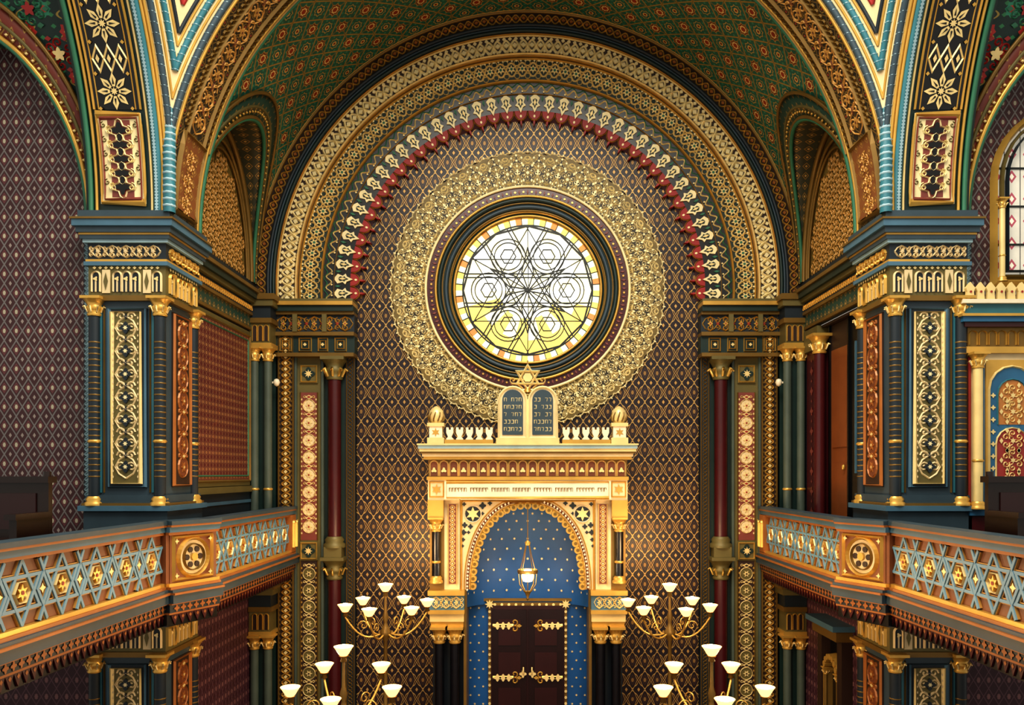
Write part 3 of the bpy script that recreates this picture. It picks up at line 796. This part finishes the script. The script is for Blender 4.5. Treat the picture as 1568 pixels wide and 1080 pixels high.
# ------------------------------------------------------------ galleries
def gallery(sx):
    mb=MB()
    pts=[(5.42,-16.6),(5.42,-5.55),(5.08,-4.75),(5.08,-.05)]
    for si in range(3):
        (xa,ya),(xb,yb)=pts[si],pts[si+1]
        L=sqrt((xb-xa)**2+(yb-ya)**2); ux,uy=(xb-xa)/L,(yb-ya)/L
        nx,ny=-uy,ux
        def M(u,v,h): return (sx*(xa+ux*u+nx*h),ya+uy*u+ny*h,v)
        e=.12 if si==1 else 0.
        for z0,z1,h0,h1,mt in ((3.72,3.9,-.3,.0,black),(3.9,3.93,-.3,.05,orange),(3.93,4.05,-.3,.06,slateD),(4.05,4.07,-.3,.1,orange),(4.07,4.2,-.3,.13,slate),(4.2,4.23,-.3,.16,orange),(4.23,4.27,-.2,.12,slate),(4.27,4.31,-.2,.08,orange),
                            (4.31,5.12,-.14,-.02,tan),(4.31,4.36,-.1,.05,gold),(5.08,5.12,-.12,.04,orange),(5.12,5.2,-.14,.06,blue),(5.2,5.23,-.16,.09,orange),(5.23,5.29,-.16,.1,slate)):
            mb.mbox(M,-e*.5,L+e*.5,z0,z1,h0+si*.003,h1+e,mt)
        Md=lambda u,v,h:M(u,v,h+e)
        row(mb,Md,0,L,.14,lambda u,s:(mb.poly(Md,[(u-s*.5,3.89),(u+s*.5,3.89),(u,3.74)],.02,maroon,0),mb.poly(Md,dia(u,3.85,.025,.03),.025,orange)))
        Mo=lambda u,v,h:M(u,v,h+.06+e)
        row(mb,Mo,0,L,.13,lambda u,s:mb.poly(Mo,lobe(u,3.99,.04,.3,4),.01,orange))
        if si==1:
            mb.mbox(M,0,L,4.31,5.09,-.1,.115,tan)
            M2=lambda u,v,h:M(u,v,.115+h); c=L/2
            mb.stroke(M2,[(.06,4.4),(L-.06,4.4),(L-.06,5.04),(.06,5.04)],.05,.05,gold,True)
            for R,w,mt in ((.29,.06,gold),(.2,.03,goldD)): mb.stroke(M2,circ(c,4.72,R,28),w,.06,mt,True)
            mb.poly(M2,circ(c,4.72,.26,24),.01,cream)
            for k in range(6):
                a=k*pi/3; mb.poly(M2,circ(c+.13*cos(a),4.72+.13*sin(a),.045,10),.03,brown,0)
            mb.poly(M2,circ(c,4.72,.06,12),.05,gold,0)
            for a in (-1,1):
                for b in (-1,1): mb.poly(M2,star(c+a*.33,4.72+b*.26,.05,.02,4),.03,goldL)
        else:
            Mf=lambda u,v,h:M(u,v,h-.02)
            end=L-.5 if si==2 else L-.05
            zc=4.72; p=.74 if si==0 else .62; R=.35
            n=max(1,round(end/p)); p=end/n
            def SS(path,lv,cl=False):
                o=.0025*lv
                mb.stroke(Mf,path,.07,.016+o,gilt,cl,0,True); mb.stroke(Mf,path,.038,.034+o,blueM,cl,.01,True)
            SS([(0,zc+R/2),(end,zc+R/2)],0); SS([(0,zc-R/2),(end,zc-R/2)],0)
            for k in range(n):
                c=p*(k+.5)
                for li,a0 in enumerate((pi/2,-pi/2)):
                    SS([(c+R*cos(a0+2*pi*i/3),zc+R*sin(a0+2*pi*i/3)) for i in range(3)],1+li,True)
                mb.stroke(Mf,circ(c,zc,.13,6,0),.025,.045,goldL,True)
                mb.poly(Mf,star(c,zc,.095,.045,6),.04,gold,0); mb.poly(Mf,circ(c,zc,.025,8),.046,red)
                q=c+p/2
                if k<n-1:
                    SS([(q,zc+R/2),(q+.1,zc),(q,zc-R/2),(q-.1,zc)],3,True)
                    for g in (-1,1): SS([(q-.07,zc+g*R),(q,zc+g*(R*.62)),(q+.07,zc+g*R)],4)
                    mb.poly(Mf,star(q,zc,.06,.03,4),.03,goldL)
            if si==2:
                mb.mbox(M,L-.5,L,4.32,5.11,-.1,.08,orange)
                M2=lambda u,v,h:M(u,v,.08+h)
                for c in (L-.36,L-.14): mb.poly(M2,archp(c,4.42,.12,.55),.01,brown); mb.stroke(M2,archp(c,4.42,.14,.57),.035,.04,gold)
    B=lambda x0,x1,y0,y1,a,b,mt:mb.box(min(sx*x0,sx*x1),max(sx*x0,sx*x1),y0,y1,a,b,mt)
    B(5.5,12.4,-16.6,-4.87,3.94,4.19,slateD); B(5.2,5.84,-4.9,-.01,3.94,4.19,slateD)
    B(5.2,5.84,-5.2,-.35,3.75,3.94,slateD)
    mb.build('gallery_balustrade')
gallery(-1); gallery(1)

# pews
def pew(sx,y0):
    mb=MB(); x0,x1=5.98,8.6
    B=lambda a,b,c,d,e,f,mt:mb.box(min(sx*a,sx*b),max(sx*a,sx*b),c,d,e,f,mt)
    B(x0,x1,y0-1.3,y0,4.2,4.75,wood)
    B(x0,x1,y0-.08,y0,4.75,5.88,wood)
    B(x0-.03,x1,y0-.14,y0+.05,5.88,5.96,wood)
    B(x0,x0+.09,y0-.7,y0-.081,4.75,5.45,wood); B(x0-.02,x0+.12,y0-.75,y0-.05,5.45,5.52,wood)
    B(x0+.09,x1,y0-.6,y0-.08,5.15,5.2,wood)
    for k in range(4): B(x0+.15+k*.6,x0+.6+k*.6,y0-.1,y0-.078,5.3,5.75,doorp)
    mb.tube([(sx*(x0+.04),y0-.05,5.9+.0),(sx*(x0+.04),y0-.04,6.02)],.05,wood,8)
    mb.build('pew')
pew(-1,-7.4); pew(1,-7.0)

# painted organ case on the right + window with daylight put into its glass as glow
mb=MB()
x0,x1=6.8,8.9; yf=-5.12
M=lambda u,v,h:(u,yf-h,v)
pB=mat('paint_blue','#2a6488',.5); pR=mat('paint_red','#96302a',.5); pO=mat('paint_orange','#b8783a',.5)
mb.mbox(M,x0,x1,4.2,8.0,-.24,0,cream)
mb.mbox(M,x0-.02,x1,4.2,5.35,-.24,.06,maroon); mb.mbox(M,x0-.02,x1,5.35,5.45,-.24,.1,pB)
for z0,z1,e,mt in ((7.85,7.95,.06,gold),(7.95,8.25,.01,goldD),(8.25,8.32,.1,maroon),(8.32,8.4,.15,pB),(8.4,8.44,.18,gold),(8.44,8.6,.1,teal),(8.6,8.66,.16,white)): mb.mbox(M,x0-e,x1,z0,z1,-.23,e,mt)
row(mb,M,x0,x1,.15,lambda u,s:mb.stroke(M,archp(u,7.98,.12,.22),.025,.04,gold))
row(mb,lambda u,v,h:M(u,v,h),x0-.1,x1,.16,lambda u,s:(mb.poly(M,[(u-.06,8.66),(u+.06,8.66),(u+.05,8.78),(u+.07,8.84),(u,8.93),(u-.07,8.84),(u-.05,8.78)],.12,goldL,.06),mb.poly(M,circ(u,8.78,.02,6),.13,red)))
for c in (6.9,8.15): column(mb,c,yf-.1,5.45,7.85,.07,goldL,gold,12,True)
mb.mbox(M,6.8,6.84,5.45,7.8,-.01,.02,pR); mb.mbox(M,6.98,7.05,5.45,7.8,-.01,.02,pB)
for c in (7.47,8.6):
    w=.8
    mb.mbox(M,c-w/2,c+w/2,5.5,7.75,-.01,.02,gold)
    P2=lambda u,v,h:M(u,v,h+.02)
    mb.poly(P2,archp(c,5.55,.7,2.1),.005,pB)
    mb.poly(P2,archp(c,5.6,.5,1.1),.01,pR); mb.poly(P2,archp(c,6.75,.45,.7),.01,pO)
    mb.stroke(P2,archp(c,5.55,.7,2.1),.04,.03,goldL); mb.stroke(P2,archp(c,5.6,.5,1.1),.03,.03,goldL); mb.stroke(P2,archp(c,6.75,.45,.7),.03,.03,teal)
    for v in (5.85,6.2,6.5,6.95,7.2): arab(mb,P2,c,v,.2,goldL,.025,.03,pi/2)
    for g in(-1,1):
        for v in lsp(5.7,7.2,8): mb.poly(P2,lobe(c+g*.3,v,.03,.3,4),.02,goldL)
mb.build('organ_case')
mb=MB(); M=lambda u,v,h:(u,-4.86-h,v)
ap=archp(8.5,9.0,2.3,2.75,16)
mb.poly(M,ap,.02,glassGlow)
for w,q,mt in ((.12,0,gold),(.06,.1,olive),(.03,.18,slateD)): mb.stroke(M,archp(8.5,9.0+q,2.3-q*2,2.75-q*2,16),w,.12,mt,True)
for u in (7.95,8.5,9.05): mb.mbox(M,u-.03,u+.03,9.0,11.6,0.01,.06,slateD)
for v in (9.6,10.2,10.8): mb.mbox(M,7.4,9.6,v-.015,v+.015,0.01,.04,lead)
column(mb,7.42,-4.97,9.0,10.3,.045,goldL,gold,10)
mb.build('window_2')

# ------------------------------------------------------------ ark
ark=empty('torah_ark')
YA=-1.0
M=lambda u,v,h:(u,YA-h,v)
mb=MB()
cz=3.6; OA,OB=1.16,1.76
def op(t,k=1.0,dk=0.):
    c,s=cos(t),sin(t); p=2/2.25
    return ((OA+dk)*k*abs(c)**p*(1 if c>=0 else -1),cz+(OB+dk)*k*abs(s)**p)
al=sorted(lsp(0,pi,80))
def onrect(x,z):
    dx,dz=x,z-cz; t=1e9
    if abs(dx)>1e-9: t=min(t,1.39/abs(dx))
    if dz>1e-9: t=min(t,(5.45-cz)/dz)
    return (dx*t,cz+dz*t)
for i in range(len(al)-1):
    A_,B_=op(al[i]),op(al[i+1]); C_,D_=onrect(*B_),onrect(*A_)
    pts=[A_,B_,C_]
    if abs(abs(C_[0])-1.39)<1e-6 and abs(D_[1]-5.45)<1e-6 and abs(C_[1]-5.45)>1e-6: pts.append((C_[0],5.45))
    if abs(abs(D_[0])-1.39)<1e-6 and abs(C_[1]-5.45)<1e-6 and abs(D_[1]-5.45)>1e-6: pts.append((D_[0],5.45))
    pts.append(D_)
    mb.face([M(*q,0) for q in pts],cream)
    mb.face([M(*A_,0),M(*B_,0),M(*B_,-.15),M(*A_,-.15)],goldL)
for dk,w,h,mt in ((.02,.05,.05,gold),(.085,.06,.03,rust),(.15,.03,.04,gold)): mb.stroke(M,[q for q in [op(t,1,dk) for t in lsp(0,pi,80)] if abs(q[0])<1.375 and q[1]<5.42],w,h,mt)
def along(dk,step,off,fn):
    pa=[op(t,1,dk) for t in lsp(0,pi,500)]; acc=0; nxt=off
    for i in range(1,len(pa)):
        acc+=sqrt((pa[i][0]-pa[i-1][0])**2+(pa[i][1]-pa[i-1][1])**2)
        if acc>=nxt: nxt+=step; fn(*pa[i])
kk=[0]
def lob(x_,z_):
    kk[0]+=1
    mb.poly(M,circ(x_,z_,.075,12),.03+.001*(kk[0]%3),gold,-.12); mb.poly(M,circ(x_,z_,.035,8),.04,goldD)
along(-.03,.15,.06,lob)
along(.085,.075,.05,lambda x_,z_: mb.poly(M,dia(x_,z_,.022,.03),.045,white) if z_<5.4 else None)
for g in (-1,1):
    mb.poly(M,circ(g*1.13,5.16,.17,20),.01,slateD); mb.stroke(M,circ(g*1.13,5.16,.17,20),.03,.04,white,True); mb.poly(M,star(g*1.13,5.16,.15,.07,6),.03,goldL,0)
    for px,py,r in ((1.31,5.36,.035),(.93,5.33,.06),(.78,5.38,.04),(1.3,4.93,.05),(1.32,4.78,.05),(1.33,4.63,.035),(1.34,4.5,.025),(.93,5.17,.03),(1.18,4.9,.045),(1.22,4.78,.03)):
        mb.poly(M,lobe(g*px,py,r,.25,4),.012,slateD)
    mb.stroke(M,[(g*1.37,3.6),(g*1.37,5.43),(0,5.43)],.04,.05,gold)
    # jamb strip
    mb.box(min(g*1.4,g*2.0),max(g*1.4,g*2.0),YA,-.002,3.6,5.45,cream)
    mb.mbox(M,g*1.46,g*1.64,3.72,5.36,-.01,.02,rose)
    J=swap(lambda u,v,h:M(u,v,h+.02)); lines(mb,J,3.72,5.36,[g*1.46,g*1.64],.03,.04,goldL); guill(mb,J,3.74,5.34,g*1.55,.05,.18,.022,.02,goldL,cream,0,8)
    mb.mbox(M,g*1.72,g*2.02,3.6,5.45,-.1,.01,goldD)
    column(mb,g*1.88,YA-.1,3.75,5.1,.085,marble,gold,14,True)
    mb.mbox(M,g*1.72,g*2.04,5.08,5.449,-.1,.2,gold)
    mb.mbox(M,g*1.4,g*2.04,5.45,5.86,-.99,.16,cream)
    M6=lambda u,v,h:M(u,v,.16+h); mb.stroke(M6,[(g*1.72,5.52),(g*2.0,5.52),(g*2.0,5.82),(g*1.72,5.82)],.03,.03,gold,True); mb.poly(M6,star(g*1.86,5.67,.11,.05,6),.02,gold)
    # bracket
    for z0,z1,e,mt in ((3.5,3.6,.2,gold),(3.2,3.5,.14,blue),(3.12,3.2,.18,gold),(2.95,3.12,.1,goldL),(2.85,2.95,.04,gold)): mb.mbox(M,g*(1.33-e*.2),g*(1.98+e*.3),z0,z1,-.98,e,mt)
    M5=lambda u,v,h:M(u,v,.14+h); scroll(mb,M5,*(sorted((g*1.36,g*1.98))),3.35,.26,.2,goldL,gold,.02,.02)
    for uu in (1.82,1.5): column(mb,g*uu,YA-.02,.6,2.85,.1,marble,gold,14,False)
    mb.box(min(g*1.33,g*1.98),max(g*1.33,g*1.98),-.75,-.002,.6,2.85,slateD)
    mb.mbox(M,g*1.26,g*1.32,.6,3.6,-.56,.02,goldD)
# inscription band
mb.mbox(M,-1.39,1.39,5.451,5.859,-.98,.06,white); mb.mbox(M,-1.7,1.7,5.47,5.855,.0,.17,white)
MI=lambda u,v,h:M(u,v,.17+h)
mb.stroke(MI,[(-1.66,5.5),(1.66,5.5),(1.66,5.82),(-1.66,5.82)],.03,.03,gold,True)
for k in range(52):
    u=-1.58+k*.062
    if k%7==6: continue
    mb.stroke(MI,[(u-.018,5.62),(u-.018,5.7),(u+.02,5.7),(u+.02,5.62+random.choice([0,.04]))],.012,.008,goldD)
# frieze
mb.mbox(M,-2.06,2.06,5.86,5.93,-.99,.2,gold); mb.mbox(M,-2.04,2.04,5.93,6.28,-.99,.1,goldD)
M7=lambda u,v,h:M(u,v,.1+h)
row(mb,M7,-2.02,2.02,.2,lambda u,s:(mb.poly(M7,archp(u,5.94,.14,.3),.01,rust),mb.poly(M7,lobe(u,6.06,.045,.3,3,pi/2),.03,goldL,0),mb.stroke(M7,archp(u,5.94,.17,.32),.035,.07,goldL)))
for z0,z1,e,mt in ((6.28,6.34,.2,gold),(6.34,6.4,.24,cream),(6.4,6.44,.28,goldD),(6.44,6.5,.31,goldL),(6.5,6.57,.34,blueL),(6.57,6.6,.37,goldL)): mb.mbox(M,-1.98-e*.7,1.98+e*.7,z0,z1,-.99,e,mt)
# crenellations
for g in (-1,1):
    for k in range(5):
        u=g*(.78+k*.2)
        mb.poly(lambda a,b,h:M(a,b,h),[(u-.08,6.6),(u+.08,6.6),(u+.07,6.7),(u+.035,6.74),(u+.07,6.82),(u+.07,6.93),(u+.025,6.93),(u+.02,6.88),(u-.02,6.88),(u-.025,6.93),(u-.07,6.93),(u-.07,6.82),(u-.035,6.74),(u-.07,6.7)],.3,white,.2)
    mb.mbox(M,g*.7,g*1.68,6.601,6.68,.18,.32,gold)
    u=g*1.86
    mb.mbox(M,u-.17,u+.17,6.601,6.72,.05,.36,goldL); mb.mbox(M,u-.13,u+.13,6.72,6.95,.08,.33,white); mb.mbox(M,u-.17,u+.17,6.95,7.02,.05,.36,goldL)
    mb.poly(lambda a,b,h:M(a,b,.33+h),star(u,6.83,.09,.04,6),.01,gold)
    mb.lathe([(.1,7.02),(.15,7.08),(.165,7.17),(.14,7.27),(.08,7.33),(.03,7.36),(0,7.37)],u,YA-.2,goldL,14)
    for k in range(10):
        a=k*pi/5; mb.tube([(u+.17*cos(a+b*.5)*sin(pi*(.3+b*.6)),YA-.2+.17*sin(a+b*.5)*sin(pi*(.3+b*.6)),7.05+b*.28) for b in lsp(0,1,5)],.014,goldD,5)
mb.build('frame',ark)
# tablets
mb=MB()
MT=lambda u,v,h:M(u,v,.2+h)
mb.mbox(MT,-.64,.64,6.602,6.72,-.1,.1,goldL)
for g in (-1,1):
    c=g*.305
    mb.poly(MT,archp(c,6.7,.6,1.08,12),.05,cream,-.05)
    mb.stroke(MT,archp(c,6.72,.55,1.03,12),.06,.09,goldP,True,.05)
    mb.poly(MT,archp(c,6.78,.42,.92,12),.07,slate)
    for rr in range(5):
        for k in range(5):
            u=c-.15+k*.075; v=6.86+rr*.15
            if random.random()<.15: continue
            mb.stroke(MT,random.choice([[(u-.02,v),(u-.02,v+.07),(u+.025,v+.07),(u+.025,v)],[(u-.025,v+.07),(u+.02,v+.07),(u+.01,v)],[(u-.025,v),(u+.02,v),(u+.02,v+.07),(u-.02,v+.07)]]),.011,.08,goldP,h0=.07)
for g in (-1,1): 
    mb.stroke(MT,[(g*.1,7.72),(g*.2,7.82),(g*.33,7.83)],.04,.06,goldL)
    mb.stroke(MT,spiral(g*.3,7.9,.07,-pi/2,1.1,g),.025,.05,goldL)
for a0 in (pi/2,-pi/2): mb.stroke(MT,[(.25*cos(a0+2*pi*i/3),7.95+.25*sin(a0+2*pi*i/3)) for i in range(3)],.05,.09,goldP,True)
mb.poly(MT,circ(0,7.95,.1,6),.05,goldL,0)
mb.lathe([(.08,7.65),(.05,7.75)],0,YA-.22,gold,8)
mb.stroke(MT,[(0,8.2),(0,8.3)],.03,.06,goldL)
mb.build('tablets',ark)
# niche
mb=MB()
AX,AY=1.3,.78; nz=4.1; NH=1.4
mb.grid(lambda a,z:(AX*cos(a),YA+AY*sin(a),z),lsp(0,pi,32),[3.2,3.6,nz],sky_b)
mb.grid(lambda a,b:(AX*cos(a)*cos(b),YA+AY*sin(a)*cos(b),nz+NH*sin(b)),lsp(0,pi,32),lsp(0,pi/2,14),sky_b)
for j in range(13):
    b=-.6+j*.16
    zz=nz+NH*sin(b) if b>0 else nz+b*NH
    cb=cos(b) if b>0 else 1
    nn=13
    for i in range(nn):
        a=pi*(i+.5+(.5 if j%2 else 0))/nn
        if a>pi*.98: continue
        x,y=AX*cos(a)*cb*.98,YA+AY*sin(a)*cb*.965
        if zz<3.35: continue
        NM=lambda u,v,h:(x-u*sin(a),y+u*cos(a)*.5-h,zz+v)
        mb.poly(NM,star(0,0,.034,.014,6),.01,goldL)
yb=-.42
mb.box(-1.3,1.3,yb,-.02,.6,3.3,sky_b); mb.box(-1.3,1.3,yb-.04,yb,3.27,3.33,goldD)
DM=lambda u,v,h:(u,yb-h,v)
for g in(-1,1):
    for j,v in enumerate(lsp(.7,3.12,13)):
        for uu in (.95,1.13): mb.poly(DM,star(g*(uu+(.09 if j%2 else 0)),v,.03,.012,6),.01,goldL)
mb.build('niche',ark)
mb=MB()
mb.mbox(DM,-.84,.84,.6,3.24,0.001,.05,goldD)
mb.mbox(DM,-.78,.78,.6,3.18,.04,.08,doorp)
for g in (-1,1):
    a,b=sorted((g*.03,g*.74)); mb.mbox(DM,a,b,.6,3.1,.07,.13,doorw)
    for z0,z1 in ((.85,1.45),(1.6,2.2),(2.35,2.9)): mb.mbox(DM,a+.12,b-.12,z0,z1,.12,.15,doorp)
    D2=lambda u,v,h:DM(u,v,h+.15)
    for z in (.82,1.7,2.8):
        mb.stroke(D2,[(g*.74,z-.03),(g*.3,z-.03)],.07,.02,gold); mb.stroke(D2,spiral(g*.28,z+.04,.08,-pi/2,.9,-g),.03,.02,gold); mb.stroke(D2,spiral(g*.28,z-.10,.08,pi/2,.9,g),.03,.02,gold)
        for q in (.4,.52,.64): mb.poly(D2,lobe(g*q,z-.03,.065,.3,4,0,16),.022,goldL)
        mb.poly(D2,dia(g*.18,z-.03,.06,.04),.02,gold)
    mb.poly(D2,lobe(g*.1,1.75,.06,.3,4),.04,goldL,0); mb.tube([(g*.09,yb-.2,1.9),(g*.09,yb-.24,1.82),(g*.09,yb-.2,1.75)],.015,goldL,6)
    for v in lsp(.7,3.05,18): mb.poly(DM,circ(g*.81,v,.03,8),.07,goldL,0)
    mb.poly(DM,star(g*.81,3.21,.1,.05,8),.09,goldL,0)
    for k in range(5): mb.poly(DM,circ(g*(.1+k*.15),3.2,.03,8),.07,goldL,0)
mb.build('doors',ark)
mb=MB()
for i in range(3): mb.box(-2.2,2.2,-2.4+i*.35,-.02,.2*i,.2*(i+1)-.001,flr)
mb.build('ark_steps')
# eternal lamp
mb=MB(); LX,LY=0,-1.08
mb.tube([(0,LY,5.35),(0,LY,4.6)],.012,goldD,6)
mb.lathe([(.02,4.62),(.06,4.58),(.05,4.52)],0,LY,gold,12)
for k in range(4):
    a=k*pi/2+.6; mb.tube([(.04*cos(a),LY+.04*sin(a),4.55),(.1*cos(a),LY+.1*sin(a),4.3),(.19*cos(a),LY+.19*sin(a),4.0)],.009,goldD,5)
mb.lathe([(.2,4.02),(.215,3.98),(.2,3.94)],0,LY,goldD,18)
for k in range(8):
    a=k*pi/4; mb.tube([(.19*cos(a),LY+.19*sin(a),3.95),(.17*cos(a),LY+.17*sin(a),3.72),(.06*cos(a),LY+.06*sin(a),3.55)],.01,goldD,5)
mb.lathe([(.0,3.76),(.09,3.78),(.12,3.87),(.11,3.97),(.06,4.02)],0,LY,lampglow2,16)
mb.lathe([(.07,3.58),(.05,3.52),(.02,3.45),(.035,3.42),(0,3.38)],0,LY,goldD,12)
mb.build('eternal_lamp')

# ------------------------------------------------------------ candelabra
def cand(cx,cy,ztop,arms,zring):
    mb=MB()
    mb.lathe([(.3,0),(.3,.06),(.2,.12),(.12,.3),(.05,.4),(.04,1.2),(.07,1.25),(.04,1.3),(.035,zring-.6),(.09,zring-.5),(.11,zring-.42),(.05,zring-.34),(.03,zring-.25),(.06,zring-.15),(.03,zring-.05),(.02,ztop-.08)],cx,cy,goldD,12)
    def bowl(x,y,z):
        mb.lathe([(.0,z-.14),(.05,z-.12),(.035,z-.07),(.07,z-.04)],x,y,goldD,10)
        mb.lathe([(.05,z-.04),(.075,z-.01),(.11,z+.05),(.142,z+.095)],x,y,lampglow,18)
        mb.lathe([(.142,z+.095),(.136,z+.095),(.1,z+.05),(.03,z+.01)],x,y,lampglow,18)
        mb.lathe([(0,z+.02),(.05,z+.04),(.06,z+.08),(.04,z+.115),(0,z+.12)],x,y,lampglow2,10)
    bowl(cx,cy,ztop)
    for dx,dy,dz in arms:
        x,y,z=cx+dx,cy+dy,zring+dz
        pts=[(cx+dx*q,cy+dy*q,zring-.42+dz*q*q+(.12*sin(q*pi*1.0)*-1)+(.28*q**3)) for q in lsp(0,1,10)]
        mb.tube(pts,.018,gold,6)
        l=sqrt(dx*dx+dy*dy); 
        sp=spiral(.55*l,-.3,.1,0,1.2)
        mb.tube([(cx+dx/l*p[0],cy+dy/l*p[0],zring+p[1]) for p in sp],.01,gold,5)
        mb.tube([pts[-1],(x,y,z-.12)],.015,gold,6)
        bowl(x,y,z)
    mb.build('candelabrum')
U=[(-.72,-.1,0),(.73,.3,.03),(-.19,-.55,0),(.54,-.4,0),(-.52,.5,0.03),(.24,.65,.03)]
Lw=[(-.43,.6,.05),(.43,.6,.05),(-.72,-.15,-.1),(.72,-.15,-.1),(0,-.75,-.1)]
for sx in (-1,1):
    cand(sx*2.62,-2.75,3.86,[(a if sx<0 else -a,b,c) for a,b,c in U],3.5)
    cand(sx*2.64,-6.0,3.42,Lw,2.98)
for sx in (-1,1):
    mb=MB(); mb.lathe([(0,7.83),(.05,7.86),(.07,7.92),(.05,7.98),(0,8.0)],sx*5.3,-.62,white,12); mb.box(min(sx*5.3,sx*5.45),max(sx*5.3,sx*5.45),-.61,-.57,7.9,7.94,white)
    mb.build('wall_lamp')
mb=MB(); mb.face([(-12.5,-18,0),(12.5,-18,0),(12.5,0,0),(-12.5,0,0)],flr); mb.build('floor')

# ------------------------------------------------------------ lights
def area(name,loc,rot,sz,pw,col,szy=None):
    l=bpy.data.lights.new(name,'AREA'); l.energy=pw; l.color=col; l.size=sz
    if szy: l.shape='RECTANGLE'; l.size_y=szy
    o=bpy.data.objects.new(name,l); o.location=loc; o.rotation_euler=rot; bpy.context.collection.objects.link(o); return o
def point(name,loc,pw,col,r=.15):
    l=bpy.data.lights.new(name,'POINT'); l.energy=pw; l.color=col; l.shadow_soft_size=r
    o=bpy.data.objects.new(name,l); o.location=loc; bpy.context.collection.objects.link(o)
area('window_daylight',(0,1.8,ZR+.3),(radians(-90),0,0),4.2,165,(1,.99,.95))
area('overhead_fill',(0,-10.5,17.5),(radians(14),0,0),8,2600,(1,.93,.8))  # added fill light above the open crossing, in place of the unbuilt dome
for sx in (-1,1):
    point('candelabrum_light',(sx*2.7,-2.6,4.3),120,(1,.66,.34),.3)
    point('candelabrum_light',(sx*2.64,-6,4.0),140,(1,.66,.34),.3)
point('eternal_light',(0,-1.45,3.85),14,(1,.85,.6),.1)
w=bpy.data.worlds.new('world'); bpy.context.scene.world=w; w.use_nodes=True
w.node_tree.nodes['Background'].inputs[0].default_value=(1,.93,.82,1); w.node_tree.nodes['Background'].inputs[1].default_value=.7
# ------------------------------------------------------------ camera
cam=bpy.data.cameras.new('camera'); co=bpy.data.objects.new('camera',cam); bpy.context.collection.objects.link(co)
co.location=(0,-17.4,6.0); co.rotation_euler=(radians(90),0,0)
cam.sensor_width=36; cam.lens=1217/1568*36; cam.shift_x=-24/1568; cam.shift_y=185/1568; cam.clip_start=.1; cam.clip_end=200
bpy.context.scene.camera=co
bpy.context.scene.view_settings.view_transform='Standard'
try: bpy.context.scene.view_settings.look='Medium High Contrast'
except Exception as ex: print(ex)
